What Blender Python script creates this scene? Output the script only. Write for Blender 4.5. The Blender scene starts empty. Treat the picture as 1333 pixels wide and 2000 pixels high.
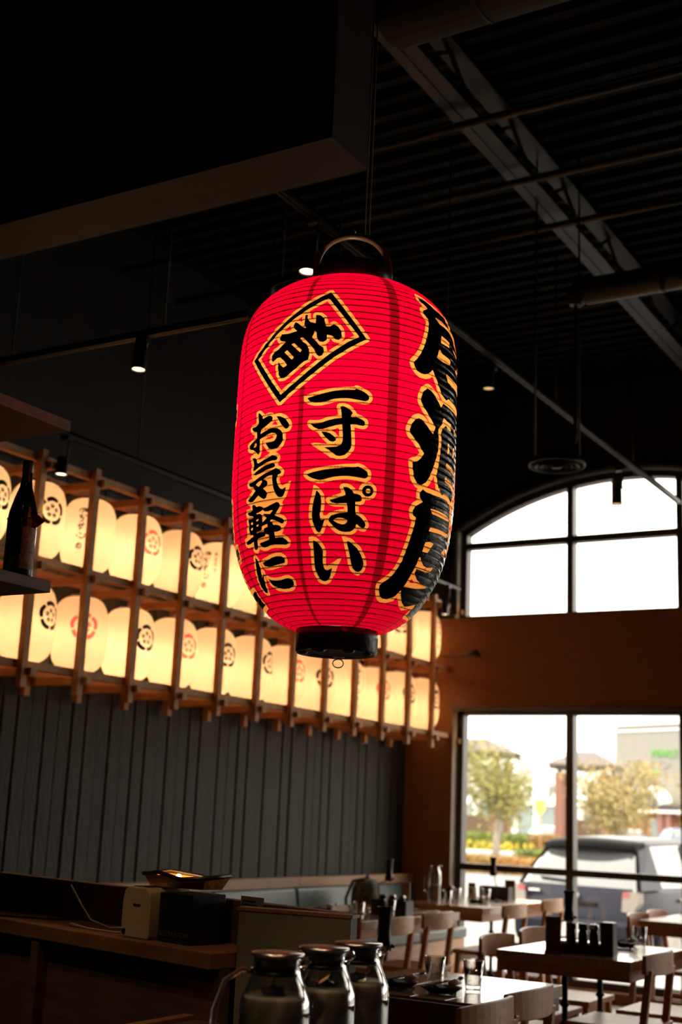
import bpy, bmesh, math, random, json
import numpy as np
from mathutils import Vector, Matrix
from mathutils.geometry import delaunay_2d_cdt

PI = math.pi
scene = bpy.context.scene
COL = scene.collection

# ------------------------------------------------------------------ camera
cam_data = bpy.data.cameras.new('camera')
cam = bpy.data.objects.new('camera', cam_data)
COL.objects.link(cam)
RT = Vector((0.86142919, 0.50609395, 0.04252845))
UP = Vector((0.08026894, -0.21835392, 0.97256283))
FW = Vector((-0.50149442, 0.8343803, 0.22872006))
M = Matrix.Identity(4)
for i in range(3):
    M[i][0], M[i][1], M[i][2] = RT[i], UP[i], -FW[i]
M[0][3], M[1][3], M[2][3] = 0.0, 0.0, 1.36
cam.matrix_world = M
cam_data.sensor_fit = 'VERTICAL'
cam_data.sensor_height = 36.0
cam_data.sensor_width = 24.0
cam_data.lens = 2514.61 / 2000 * 36
cam_data.clip_start = 0.05
cam_data.clip_end = 600
cam_data.dof.use_dof = True
cam_data.dof.focus_distance = 3.38
cam_data.dof.aperture_fstop = 3.4
scene.camera = cam

# ------------------------------------------------------------------ world, exposure
world = bpy.data.worlds.new('overcast_sky')
scene.world = world
world.use_nodes = True
wn = world.node_tree.nodes
bg = wn['Background']
SKY = 5.2
bg.inputs['Color'].default_value = (1.0, 0.925, 0.80, 1)
bg.inputs['Strength'].default_value = SKY
scene.view_settings.view_transform = 'Standard'
scene.view_settings.look = 'None'
scene.view_settings.exposure = 0.0
scene.view_settings.gamma = 1.0
scene.view_settings.use_curve_mapping = False
cy = scene.cycles
cy.max_bounces = 8
cy.diffuse_bounces = 4
cy.glossy_bounces = 4
cy.transmission_bounces = 8
cy.transparent_max_bounces = 12
cy.sample_clamp_indirect = 4.0
cy.use_light_tree = True
cy.caustics_reflective = False
cy.caustics_refractive = False
cy.use_denoising = True
try:
    cy.denoiser = 'OPENIMAGEDENOISE'
    cy.denoising_input_passes = 'RGB_ALBEDO_NORMAL'
    cy.use_adaptive_sampling = True
    cy.adaptive_threshold = 0.02
except Exception:
    pass

def portal(name, x, z, sx, sz):
    l = bpy.data.lights.new(name, 'AREA')
    l.shape = 'RECTANGLE'; l.size = sx; l.size_y = sz
    l.cycles.is_portal = True
    o = bpy.data.objects.new(name, l)
    COL.objects.link(o)
    o.location = (x, 10.66, z)
    o.rotation_euler = (-PI / 2, 0, 0)
    return o
for bx in (-3.45, 0.9, 3.9):
    wdt = 3.0 if bx < 0 else 2.5
    portal('sky_portal', bx, 1.22, wdt, 2.2)
    portal('sky_portal', bx, 3.72, wdt, 1.2)

# ------------------------------------------------------------------ helpers
def tag(o, label=None, cat=None, group=None, kind=None):
    if label: o['label'] = label
    if cat: o['category'] = cat
    if group: o['group'] = group
    if kind: o['kind'] = kind
    return o

class MB:
    """collects shapes for one mesh"""
    def __init__(s):
        s.v = []; s.f = []; s.m = []; s.sm = []
    def add(s, vs, fs, mi=0, smooth=False):
        b = len(s.v)
        s.v += [tuple(p) for p in vs]
        s.f += [tuple(b + i for i in f) for f in fs]
        s.m += [mi] * len(fs); s.sm += [smooth] * len(fs)
        return s
    def box(s, x0, x1, y0, y1, z0, z1, mi=0, mat=None):
        vs = [(x, y, z) for z in (z0, z1) for y in (y0, y1) for x in (x0, x1)]
        if mat is not None: vs = [tuple(mat @ Vector(p)) for p in vs]
        fs = [(0, 2, 3, 1), (4, 5, 7, 6), (0, 1, 5, 4), (2, 6, 7, 3), (0, 4, 6, 2), (1, 3, 7, 5)]
        return s.add(vs, fs, mi)
    def cbox(s, c, d, mi=0, mat=None):
        return s.box(c[0]-d[0]/2, c[0]+d[0]/2, c[1]-d[1]/2, c[1]+d[1]/2, c[2]-d[2]/2, c[2]+d[2]/2, mi, mat)
    def beam(s, p, q, w, t, mi=0, up=(0, 0, 1)):
        p = Vector(p); q = Vector(q); d = (q-p).normalized(); u = Vector(up)
        if abs(d.dot(u)) > .98: u = Vector((1, 0, 0))
        a = d.cross(u).normalized() * w/2; b = a.cross(d).normalized() * t/2
        vs = [p-a-b, p+a-b, p+a+b, p-a+b, q-a-b, q+a-b, q+a+b, q-a+b]
        return s.add(vs, [(0, 1, 2, 3), (7, 6, 5, 4), (0, 4, 5, 1), (1, 5, 6, 2), (2, 6, 7, 3), (3, 7, 4, 0)], mi)
    def lathe(s, pts, n=32, c=(0, 0), mi=0, smooth=True, closed=False, start=0, arc=2*PI):
        vs = []; fs = []; k = len(pts)
        full = abs(arc-2*PI) < 1e-6
        nn = n if full else n+1
        for i in range(nn):
            a = start + arc*i/n
            for r, z in pts: vs.append((c[0]+r*math.cos(a), c[1]+r*math.sin(a), z))
        for i in range(n):
            j = (i+1) % nn
            for t in range(k-1):
                fs.append((i*k+t, j*k+t, j*k+t+1, i*k+t+1))
            if closed: fs.append((i*k+k-1, j*k+k-1, j*k, i*k))
        return s.add(vs, fs, mi, smooth)
    def cyl(s, p, q, r0, r1=None, n=16, mi=0, caps=True, smooth=True):
        if r1 is None: r1 = r0
        p = Vector(p); q = Vector(q); d = (q-p).normalized()
        u = Vector((0, 0, 1)) if abs(d.z) < .9 else Vector((1, 0, 0))
        a = d.cross(u).normalized(); b = d.cross(a)
        vs = []
        for i in range(n):
            t = 2*PI*i/n; o = a*math.cos(t)+b*math.sin(t)
            vs += [p+o*r0, q+o*r1]
        s.add(vs, [(2*i, 2*((i+1) % n), 2*((i+1) % n)+1, 2*i+1) for i in range(n)], mi, smooth)
        if caps:
            s.add([vs[2*i] for i in range(n)], [tuple(range(n))], mi)
            s.add([vs[2*i+1] for i in range(n)], [tuple(reversed(range(n)))], mi)
        return s
    def tube(s, pts, r, n=8, mi=0, caps=True, closed=False):
        P = [Vector(p) for p in pts]; k = len(P); vs = []
        prev = None
        for i in range(k):
            if closed: d = P[(i+1) % k]-P[i-1]
            else: d = P[min(i+1, k-1)]-P[max(i-1, 0)]
            d.normalize()
            if prev is None:
                u = Vector((0, 0, 1)) if abs(d.z) < .9 else Vector((1, 0, 0))
                a = d.cross(u).normalized()
            else:
                a = (prev - d*prev.dot(d)).normalized()
            prev = a; b = d.cross(a)
            rr = r[i] if isinstance(r, (list, tuple)) else r
            for j in range(n):
                t = 2*PI*j/n; vs.append(P[i]+(a*math.cos(t)+b*math.sin(t))*rr)
        fs = []
        for i in range(k if closed else k-1):
            i2 = (i+1) % k
            for j in range(n):
                fs.append((i*n+j, i*n+(j+1) % n, i2*n+(j+1) % n, i2*n+j))
        s.add(vs, fs, mi, True)
        if caps and not closed:
            s.add(vs[:n], [tuple(reversed(range(n)))], mi); s.add(vs[-n:], [tuple(range(n))], mi)
        return s
    def prism(s, poly, axis, lo, hi, mi=0, mat=None, side_smooth=False):
        """poly in the two other axes (x,y order kept), extruded along axis"""
        def mk(u, v, w):
            p = {0: (w, u, v), 1: (u, w, v), 2: (u, v, w)}[axis]
            return tuple(mat @ Vector(p)) if mat is not None else p
        n = len(poly)
        vs = [mk(u, v, lo) for u, v in poly]+[mk(u, v, hi) for u, v in poly]
        s.add(vs, [(i, (i+1) % n, n+(i+1) % n, n+i) for i in range(n)], mi, side_smooth)
        s.add(vs, [tuple(reversed(range(n))), tuple(range(n, 2*n))], mi)
        return s
    def build(s, name, mats, parent=None, loc=None, rz=0, bevel=0, recalc=True):
        me = bpy.data.meshes.new(name)
        me.from_pydata(s.v, [], s.f)
        if not isinstance(mats, (list, tuple)): mats = [mats]
        for m in mats: me.materials.append(m)
        me.polygons.foreach_set('material_index', s.m)
        me.polygons.foreach_set('use_smooth', s.sm)
        if recalc:
            bm = bmesh.new(); bm.from_mesh(me)
            bmesh.ops.remove_doubles(bm, verts=bm.verts, dist=1e-5)
            bmesh.ops.recalc_face_normals(bm, faces=bm.faces)
            bm.to_mesh(me); bm.free()
        me.update()
        o = bpy.data.objects.new(name, me)
        COL.objects.link(o)
        if parent: o.parent = parent
        if loc: o.location = loc
        o.rotation_euler[2] = rz
        if bevel:
            b = o.modifiers.new('bevel', 'BEVEL'); b.width = bevel; b.segments = 2
            b.limit_method = 'ANGLE'; b.angle_limit = .7
        return o

def empty(name, loc=(0, 0, 0), rz=0, **kw):
    o = bpy.data.objects.new(name, None); COL.objects.link(o)
    o.empty_display_size = .1
    o.location = loc; o.rotation_euler[2] = rz
    tag(o, **kw)
    return o

def kids(o): return [c for c in bpy.data.objects if c.parent == o]
def copy_tree(o, parent=None):
    c = o.copy(); COL.objects.link(c); c.parent = parent
    for ch in kids(o): copy_tree(ch, c)
    return c

# ------------------------------------------------------------------ materials
def newmat(name):
    m = bpy.data.materials.new(name); m.use_nodes = True
    nt = m.node_tree
    return m, nt, nt.nodes['Principled BSDF'], nt.nodes['Material Output']
def mat(name, col, rough=.5, metal=0, noise=0, nscale=8, bump=0, bscale=40, stretch=None, spec=.5, col2=None, coat=0, emit=None, estr=0, trans=0, ior=1.45):
    m, nt, b, out = newmat(name)
    b.inputs['Roughness'].default_value = rough
    b.inputs['Metallic'].default_value = metal
    b.inputs['Specular IOR Level'].default_value = spec
    b.inputs['Coat Weight'].default_value = coat
    b.inputs['Transmission Weight'].default_value = trans
    b.inputs['IOR'].default_value = ior
    if emit:
        b.inputs['Emission Color'].default_value = (*emit, 1); b.inputs['Emission Strength'].default_value = estr
    tc = nt.nodes.new('ShaderNodeTexCoord'); mp = nt.nodes.new('ShaderNodeMapping')
    nt.links.new(tc.outputs['Object'], mp.inputs['Vector'])
    if stretch: mp.inputs['Scale'].default_value = stretch
    c2 = col2 or tuple(max(0, c*(1-noise)) for c in col)
    nz = nt.nodes.new('ShaderNodeTexNoise'); nz.inputs['Scale'].default_value = nscale; nz.inputs['Detail'].default_value = 4
    rp = nt.nodes.new('ShaderNodeValToRGB')
    rp.color_ramp.elements[0].position = .35; rp.color_ramp.elements[1].position = .65
    rp.color_ramp.elements[0].color = (*c2, 1); rp.color_ramp.elements[1].color = (*col, 1)
    nt.links.new(mp.outputs['Vector'], nz.inputs['Vector']); nt.links.new(nz.outputs['Fac'], rp.inputs['Fac'])
    nt.links.new(rp.outputs['Color'], b.inputs['Base Color'])
    if bump:
        n2 = nt.nodes.new('ShaderNodeTexNoise'); n2.inputs['Scale'].default_value = bscale; n2.inputs['Detail'].default_value = 3
        bp = nt.nodes.new('ShaderNodeBump'); bp.inputs['Strength'].default_value = bump; bp.inputs['Distance'].default_value = .01
        nt.links.new(mp.outputs['Vector'], n2.inputs['Vector']); nt.links.new(n2.outputs['Fac'], bp.inputs['Height'])
        nt.links.new(bp.outputs['Normal'], b.inputs['Normal'])
    return m
def paper(name, tcol, dcol, gloss=.04, rough=.45, wt=.8, wrinkle=0):
    """thin lit cloth or paper: light from the bulb inside comes through it"""
    m, nt, b, out = newmat(name)
    b.inputs['Base Color'].default_value = (*dcol, 1); b.inputs['Roughness'].default_value = rough
    b.inputs['Specular IOR Level'].default_value = gloss
    tr = nt.nodes.new('ShaderNodeBsdfTranslucent')
    nz = nt.nodes.new('ShaderNodeTexNoise'); nz.inputs['Scale'].default_value = 14
    tc = nt.nodes.new('ShaderNodeTexCoord'); nt.links.new(tc.outputs['Object'], nz.inputs['Vector'])
    rp = nt.nodes.new('ShaderNodeValToRGB')
    rp.color_ramp.elements[0].color = (*[c*.93 for c in tcol], 1); rp.color_ramp.elements[1].color = (*tcol, 1)
    nt.links.new(nz.outputs['Fac'], rp.inputs['Fac']); nt.links.new(rp.outputs['Color'], tr.inputs['Color'])
    mx = nt.nodes.new('ShaderNodeMixShader'); mx.inputs['Fac'].default_value = wt
    nt.links.new(b.outputs[0], mx.inputs[1]); nt.links.new(tr.outputs[0], mx.inputs[2]); nt.links.new(mx.outputs[0], out.inputs['Surface'])
    if wrinkle:
        n2 = nt.nodes.new('ShaderNodeTexNoise'); n2.inputs['Scale'].default_value = 60; n2.inputs['Distortion'].default_value = 1.5
        bp = nt.nodes.new('ShaderNodeBump'); bp.inputs['Strength'].default_value = wrinkle; bp.inputs['Distance'].default_value = .004
        nt.links.new(tc.outputs['Object'], n2.inputs['Vector']); nt.links.new(n2.outputs['Fac'], bp.inputs['Height'])
        nt.links.new(bp.outputs['Normal'], b.inputs['Normal'])
    return m
def glass_pane(name, tint=(1, 1, 1), refl=1.0):
    m, nt, b, out = newmat(name); nt.nodes.remove(b)
    t = nt.nodes.new('ShaderNodeBsdfTransparent'); t.inputs['Color'].default_value = (*tint, 1)
    g = nt.nodes.new('ShaderNodeBsdfGlossy'); g.inputs['Roughness'].default_value = .02
    fr = nt.nodes.new('ShaderNodeLayerWeight'); fr.inputs['Blend'].default_value = .5
    pw = nt.nodes.new('ShaderNodeMath'); pw.operation = 'POWER'; pw.inputs[1].default_value = 2.5
    ad = nt.nodes.new('ShaderNodeMath'); ad.operation = 'MULTIPLY_ADD'; ad.inputs[1].default_value = .8; ad.inputs[2].default_value = .04
    mu = nt.nodes.new('ShaderNodeMath'); mu.operation = 'MULTIPLY'; mu.inputs[1].default_value = refl; mu.use_clamp = True
    nt.links.new(fr.outputs['Facing'], pw.inputs[0]); nt.links.new(pw.outputs[0], ad.inputs[0]); nt.links.new(ad.outputs[0], mu.inputs[0])
    mx = nt.nodes.new('ShaderNodeMixShader')
    nt.links.new(mu.outputs[0], mx.inputs['Fac']); nt.links.new(t.outputs[0], mx.inputs[1]); nt.links.new(g.outputs[0], mx.inputs[2])
    nt.links.new(mx.outputs[0], out.inputs['Surface'])
    return m
def emis(name, col, s):
    m, nt, b, out = newmat(name); nt.nodes.remove(b)
    e = nt.nodes.new('ShaderNodeEmission'); e.inputs[0].default_value = (*col, 1); e.inputs[1].default_value = s
    nt.links.new(e.outputs[0], out.inputs['Surface']); return m

CEIL = mat('black_ceiling_paint', (.0040, .0031, .0024), .75, noise=.3, spec=.12)
DUCT = mat('dark_painted_duct', (.0095, .0074, .006), .45, noise=.3, spec=.3)
STEEL_B = mat('black_painted_steel', (.0105, .0082, .0068), .45, noise=.3, spec=.25)
MATTE_B = mat('matte_black', (.012, .011, .010), .6)
PLAST_B = mat('black_plastic', (.012, .011, .011), .35)
WALL_BR = mat('ochre_brown_wall_paint', (.31, .130, .052), .8, noise=.12, nscale=30, bump=.25, bscale=220)
WALL_BK = mat('black_wall_paint', (.011, .0092, .0075), .8, noise=.2, bump=.2, bscale=200)
REVEAL_LIT = mat('lit_reveal_beige', (.42, .34, .26), .7, noise=.1, bump=.2, bscale=200)
BOARD = mat('weathered_grey_board', (.033, .029, .018), .7, noise=.5, nscale=5, stretch=(3, 3, .35), bump=.6, bscale=30)
FLOORM = mat('grey_concrete_floor', (.23, .22, .21), .38, noise=.3, nscale=2.5, bump=.1, bscale=30)
FRAME = mat('bronze_window_frame', (.055, .045, .038), .4, noise=.2)
GLASSP = glass_pane('window_glass')
OAK = mat('light_oak', (.60, .26, .075), .36, col2=(.48, .19, .05), nscale=6, stretch=(6, 1, 6), bump=.15, bscale=60)
OAK_T = mat('oak_tabletop', (.60, .29, .10), .20, col2=(.40, .215, .09), nscale=5, stretch=(7, 1, 1), bump=.08, bscale=50, spec=.9, coat=.6)
DARKWOOD = mat('dark_stained_wood', (.085, .032, .018), .5, noise=.35, nscale=6, stretch=(1, 6, 6))
COUNTERW = mat('counter_wood', (.17, .070, .026), .5, noise=.3, nscale=6, stretch=(1, 5, 5))
LATTICE = mat('cedar_lattice_wood', (.74, .36, .14), .6, noise=.25, nscale=12, bump=.15, bscale=80)
SOFFIT = mat('brown_soffit_board', (.026, .012, .007), .6, noise=.3)
LEATHER = mat('dark_green_leather', (.055, .085, .08), .36, noise=.2, nscale=20, bump=.15, bscale=200)
RAILW = mat('bench_rail_wood', (.42, .23, .12), .5, noise=.2, nscale=8, stretch=(1, .5, 6))
STEEL = mat('brushed_steel', (.50, .48, .46), .28, metal=1, noise=.15)
CHROME = mat('polished_steel', (.65, .63, .6), .15, metal=1)
GLASS = mat('clear_glass', (1, 1, 1), .02, trans=1, ior=1.45)
GLASSD = mat('dark_green_glass', (.03, .05, .03), .08, spec=.6, coat=.4)
WHITE = mat('white_ceramic', (.75, .73, .7), .3)
DARKCER = mat('dark_glazed_ceramic', (.06, .045, .035), .25)
MENUW = mat('menu_board_wood', (.30, .14, .07), .5, noise=.2, stretch=(1, 1, .3))
MENUP = mat('menu_paper', (.55, .46, .34), .7)
INK = mat('ink', (.02, .018, .016), .6)
BOXD = mat('black_caddy_wood', (.03, .018, .012), .5, noise=.3)
SAUCE = mat('soy_sauce', (.03, .012, .006), .15)
CLOTH_B = mat('black_cloth', (.014, .013, .012), .85, bump=.4, bscale=60)
BAGM = mat('patterned_backpack_cloth', (.16, .13, .07), .85, col2=(.02, .018, .015), nscale=22)
WATER_MAT = None

# ------------------------------------------------------------------ the room shell
def S(o, label=None): o['kind'] = 'structure'; return o
XL, XR, YR, YW, YO, ZC = -5.47, 5.6, -4.2, 10.38, 10.62, 5.16
fb = MB(); fb.box(XL-.2, XR+.2, YR-.2, YO, -.12, 0)
S(fb.build('floor', FLOORM))
# corrugated steel roof deck: trapezoid ribs running across the room
cb = MB(); p = .152; prof = []
y = YR-.2
while y < YO:
    prof += [(y, ZC), (y+.055, ZC), (y+.075, ZC+.04), (y+.132, ZC+.04)]; y += p
prof = [q for q in prof if q[0] < YO+.05]
vs = [(XL-.2, a, b) for a, b in prof]+[(XR+.2, a, b) for a, b in prof]; n = len(prof)
cb.add(vs, [(i, i+1, n+i+1, n+i) for i in range(n-1)])
cb.box(XL-.2, XR+.2, YR-.2, YO+.1, ZC+.06, ZC+.12)
S(cb.build('ceiling', CEIL))
wb = MB(); wb.box(XL-.2, XL, YR-.2, YO, 0, ZC); wl = S(wb.build('wall_left', WALL_BK))
# vertical boards on the left wall, each its own piece
rnd = random.Random(4)
bm1 = {}
yy = -1.2; k = 0
bw = .118
while yy < YW-.02:
    w = min(bw, YW-.005-yy)
    key = (k % 5) if w == bw else 9
    if key not in bm1:
        b = MB(); d = .012+.006*(k % 3)
        b.prism([(0, .0), (d*.75, .003), (d, .008), (d, w-.008), (d*.75, w-.003), (0, w-.001)], 2, 0, 2.9)
        o = b.build('plank', BOARD, wl); bm1[key] = o.data
    else:
        o = bpy.data.objects.new('plank', bm1[key]); COL.objects.link(o); o.parent = wl
    o.location = (XL+rnd.uniform(0, .004), yy, .42)
    yy += bw; k += 1
wr = MB(); wr.box(XR, XR+.2, YR-.2, YO, 0, ZC); S(wr.build('wall_right', WALL_BK))
wr = MB(); wr.box(XL, XR, YR-.2, YR, 0, ZC); S(wr.build('wall_rear', WALL_BK))

# facade: window bays, low opening and arched opening above
bays = [(-4.99, -1.91), (-.35, 2.15), (2.65, 5.15)]
Z0, Z1, Z2 = .085, 2.315, 3.12
def arch_pts(x0, x1, zs, rise, n=28):
    c = (x0+x1)/2; hw = (x1-x0)/2; R_ = (hw*hw+rise*rise)/(2*rise); zc = zs+rise-R_
    a0 = math.asin(hw/R_)
    return [(c+R_*math.sin(-a0+2*a0*i/n), zc+R_*math.cos(-a0+2*a0*i/n)) for i in range(n+1)]
f1 = MB(); f2 = MB()
xs = [XL]+[v for b in bays for v in b]+[XR]
for i in range(0, len(xs), 2):
    f1.box(xs[i], xs[i+1], YW, YO, 0, Z2); f2.box(xs[i], xs[i+1], YW, YO, Z2, ZC)
for x0, x1 in bays:
    f1.box(x0, x1, YW, YO, 0, Z0); f1.box(x0, x1, YW, YO, Z1, Z2)
    ar = arch_pts(x0, x1, 3.92, .44)
    for (xa, za), (xb, zb) in zip(ar[:-1], ar[1:]):
        f2.prism([(xa, za), (xb, zb), (xb, ZC), (xa, ZC)], 1, YW, YO)
ww = S(f1.build('wall_window', WALL_BR))
S(f2.build('wall_window_upper', WALL_BK))
# left jamb reveal strips, window light put into their beige colour
tr = MB(); tr.box(-4.992, -4.984, YW-.012, YO-.14, Z0, Z1); S(tr.build('trim_1', REVEAL_LIT))
tr = MB(); tr.box(-4.992, -4.984, YW-.012, YO-.14, Z2, 3.93); S(tr.build('trim_2', REVEAL_LIT))
tr = MB(); tr.box(-5.0, -1.9, YW-.014, YW-.002, Z1-.02, Z1+.012); S(tr.build('trim_3', FRAME))
# rounded moulding round the arch
tr = MB(); A = arch_pts(-5.02, -1.88, 3.92, .46, 36)
tr.tube([(-5.02, YW-.005, 3.15)]+[(x, YW-.005, z) for x, z in A]+[(-1.88, YW-.005, 3.15)], .042, 10); S(tr.build('trim_4', DUCT))

FY = YO-.10     # plane of the glazing
def bar(x0, x1, z0, z1, d=.05): return MB().box(x0, x1, FY-d, FY+d, z0, z1)
wi = 0
for bi, (x0, x1) in enumerate(bays):
    n = 3; step = (x1-x0-.12)/n
    mull = [x0+.06+step*i for i in range(1, n)]
    if bi == 0: mull = [-3.943, -2.975]
    # lower window
    wi += 1; w = empty('window_%d' % wi, (0, 0, 0), kind='structure')
    b = bar(x0, x0+.06, Z0, Z1); b.box(x1-.06, x1, FY-.05, FY+.05, Z0, Z1); b.box(x0, x1, FY-.05, FY+.05, Z1-.05, Z1); b.box(x0, x1, FY-.05, FY+.05, Z0, Z0+.06)
    b.build('window_frame', FRAME, w)
    bar(x0+.06, x1-.06, .945, 1.0, .04).build('transom', FRAME, w)
    for m in mull: bar(m-.033, m+.033, Z0+.06, Z1-.05).build('mullion', FRAME, w)
    ed = [x0+.06]+mull+[x1-.06]
    for i in range(n):
        for za, zb in ((Z0+.06, .945), (1.0, Z1-.05)):
            MB().box(ed[i]+.033*(i > 0), ed[i+1]-.033*(i < n-1), FY-.003, FY+.003, za, zb).build('pane', GLASSP, w)
    # arched window
    wi += 1; w = empty('window_%d' % wi, (0, 0, 0), kind='structure')
    A = arch_pts(x0, x1, 3.92, .44, 28); cx = (x0+x1)/2; hw = (x1-x0)/2; R_ = (hw*hw+.44**2)/.88; zc = 3.92+.44-R_
    def az(x, off=0): return zc+math.sqrt(max(0, (R_-off)**2-(x-cx)**2))
    b = bar(x0, x0+.06, Z2, 3.94); b.box(x1-.06, x1, FY-.05, FY+.05, Z2, 3.94); b.box(x0, x1, FY-.05, FY+.05, Z2, Z2+.03)
    for (xa, za), (xb, zb) in zip(A[:-1], A[1:]):
        b.prism([(xa, za-.06), (xb, zb-.06), (xb, zb+.01), (xa, za+.01)], 1, FY-.05, FY+.05)
    b.build('window_frame', FRAME, w)
    bar(x0+.06, x1-.06, 3.765, 3.825, .04).build('transom', FRAME, w)
    for m in mull: bar(m-.03, m+.03, Z2+.03, az(m, .06)+.01).build('mullion', FRAME, w)
    for i in range(n):
        xa, xb = ed[i]+.03*(i > 0), ed[i+1]-.03*(i < n-1)
        MB().box(xa, xb, FY-.003, FY+.003, Z2+.03, 3.765).build('pane', GLASSP, w)
        pts = [(xa, 3.825), (xb, 3.825)]+[(xb+(xa-xb)*t/8, max(3.83, az(xb+(xa-xb)*t/8, .055))) for t in range(9)]
        MB().prism(pts, 1, FY-.003, FY+.003).build('pane', GLASSP, w)
MB().box(XL, -4.99, YW-.014, YW, 0, .1).build('baseboard_window', DARKWOOD)['kind'] = 'structure'

# ------------------------------------------------------------------ overhead
b = MB(); b.box(-6.0+.55, -1.93, 3.06, 3.29, 3.4, ZC-.001)
o = b.build('bulkhead', SOFFIT); S(o); o['label'] = 'dark boxed bulkhead hanging over the bar'
def joist(x, y0, y1, z, name='ceiling_beam'):
    b = MB(); b.box(x-.07, x-.015, y0, y1, z, z+.02); b.box(x+.015, x+.07, y0, y1, z, z+.02)
    b.box(x-.015, x+.015, y0, y1, z+.005, z+.03)
    yv = y0+.1; s = 1
    while yv < y1-.4:
        b.beam((x, yv, z+.02 if s > 0 else ZC-.03), (x, yv+.4, ZC-.03 if s > 0 else z+.02), .02, .02); yv += .4; s = -s
    b.box(x-.06, x+.06, y0, y1, ZC-.03, ZC-.001)
    return b.build(name, STEEL_B)
tag(joist(-2.60, YR+.1, YW, 4.86), 'long dark open web joist running away under the roof deck, left of the other one', 'beam', 'open web roof joists')
tag(joist(-.75, 4.62, YW, 4.86), 'long dark open web joist right of the picture under the roof deck', 'beam', 'open web roof joists')
for i, (y, l) in enumerate(((5.35, 'nearest'), (6.03, 'middle'), (6.62, 'farthest'))):
    b = MB(); b.tube([(-5.4, y, 4.80), (5.5, y, 4.80)], .022, 8)
    for xx in (-4.6, -.4, 3.4): b.cyl((xx, y, 4.80), (xx, y, ZC), .006, n=6)
    tag(b.build('conduit_pipe', STEEL_B), l+' of the thin pipes crossing below the roof joists', 'pipe', 'thin ceiling pipes')
def spiral_duct(pts, r, name, label, mat_=DUCT):
    t = empty(name, pts[0], label=label, cat='duct')
    o0 = Vector(pts[0]); L = [Vector(q)-o0 for q in pts]
    b = MB(); b.tube(L, r, 28); b.build('duct_pipe', mat_, t)
    dp = kids(t)[0]
    for a, c in zip(L[:-1], L[1:]):
        d = c-a; n = int(d.length/.45)
        for i in range(1, n+1):
            q = a+d*(i/(n+1)); MB().cyl(q-d.normalized()*.006, q+d.normalized()*.006, r+.005, n=28).build('duct_band', mat_, dp)
    return t
spiral_duct([(-2.45, 4.27+.02, 4.86), (5.5, 4.27+.02, 4.86)], .25, 'air_duct', 'large dark round air duct at the very top of the picture')
d2 = spiral_duct([(-2.32, 6.4, 4.25), (5.5, 6.4, 4.25)], .075, 'branch_duct', 'slim grey round duct running right below the roof with an elbow at its left end')
b = MB(); b.tube([(0, 0, 0), (-.03, 0, -.004), (-.055, 0, -.03), (-.06, 0, -.075)], [.075, .072, .06, .035], 20); b.build('elbow', DUCT, d2)
b = MB(); b.tube([(-.06, 0, -.06-.045*i) for i in range(19)], [.010+.003*(i % 2) for i in range(19)], 8); b.build('flexible_conduit', STEEL_B, d2)
def diffuser(loc, r, label):
    t = empty('air_diffuser', loc, label=label, cat='air vent', group='round ceiling air diffusers')
    MB().lathe([(r, 0), (r*1.0, .012), (r*.93, .03), (r*.6, .07), (r*.5, .085), (r*.48, .085), (r*.56, .06), (r*.9, .018), (r*.95, 0)], 40, closed=True).build('outer_ring', DUCT, t)
    for k in (.78, .58, .38):
        MB().lathe([(r*k, -.004), (r*k*.82, .035), (r*k*.8, .03), (r*k*.97, -.008)], 40, closed=True).build('cone_ring', DUCT, t)
    MB().lathe([(.0, -.012), (r*.2, -.008), (r*.18, .02), (0, .02)], 24).build('hub', DUCT, t)
    b = MB()
    for a in (0, PI/2): b.cyl((-r*.9*math.cos(a), -r*.9*math.sin(a), .02), (r*.9*math.cos(a), r*.9*math.sin(a), .02), .004, n=6)
    b.build('strut', DUCT, t)
    top = ZC-loc[2]
    b = MB(); b.cyl((r*.7, .05, .02), (r*.7, .05, top), .006, n=6); b.cyl((-r*.7, -.05, .02), (-r*.7, -.05, top), .006, n=6)
    b.build('hanger_rod', STEEL_B, t)
    return t
diffuser((-2.515, 6.472, 3.28), .158, 'round louvred air diffuser hanging in front of the arched window')
diffuser((-3.20, 4.93, 3.82), .19, 'round louvred air diffuser half hidden behind the top of the red lantern')

# track lighting
BAR_P = 36
def track(p, q, label):
    t = empty('lighting_track', p, label=label, cat='light track', group='black ceiling lighting tracks')
    d = Vector(q)-Vector(p); L = d.length; ax = 0 if abs(d.x) > abs(d.y) else 1
    b = MB()
    def bx(u0, u1, z0, z1):
        if ax == 0: b.box(0, d.x, u0, u1, z0, z1)
        else: b.box(u0, u1, 0, d.y, z0, z1)
    bx(-.018, -.006, -.018, .018); bx(.006, .018, -.018, .018); bx(-.018, .018, .004, .018)
    b.build('track_rail', STEEL_B, t)
    n = max(2, int(L/1.6))
    for i in range(n):
        f = (i+.5)/n*d
        MB().cyl((f.x, f.y, .015), (f.x, f.y, ZC-p[2]), .005, n=6).build('hanger_rod', STEEL_B, t)
    return t
track((-5.3, 4.57, 3.6), (-3.29, 4.57, 3.6), 'lighting track ending left of the red lantern, spot near its right end')
TRK = STEEL_B
track((-2.93, 3.42, 4.0), (-3.055, 10.3, 4.0), 'long lighting track running from behind the red lantern to the arched window')
track((-4.94, 4.9, 3.38), (-4.94, 10.33, 3.38), 'lighting track along the top of the lantern rack')
LENS = emis('warm_lamp_lens', (1.0, .74, .44), 5.0)
LENSD = emis('dim_warm_lamp_lens', (1.0, .55, .25), 1.0)
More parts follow.
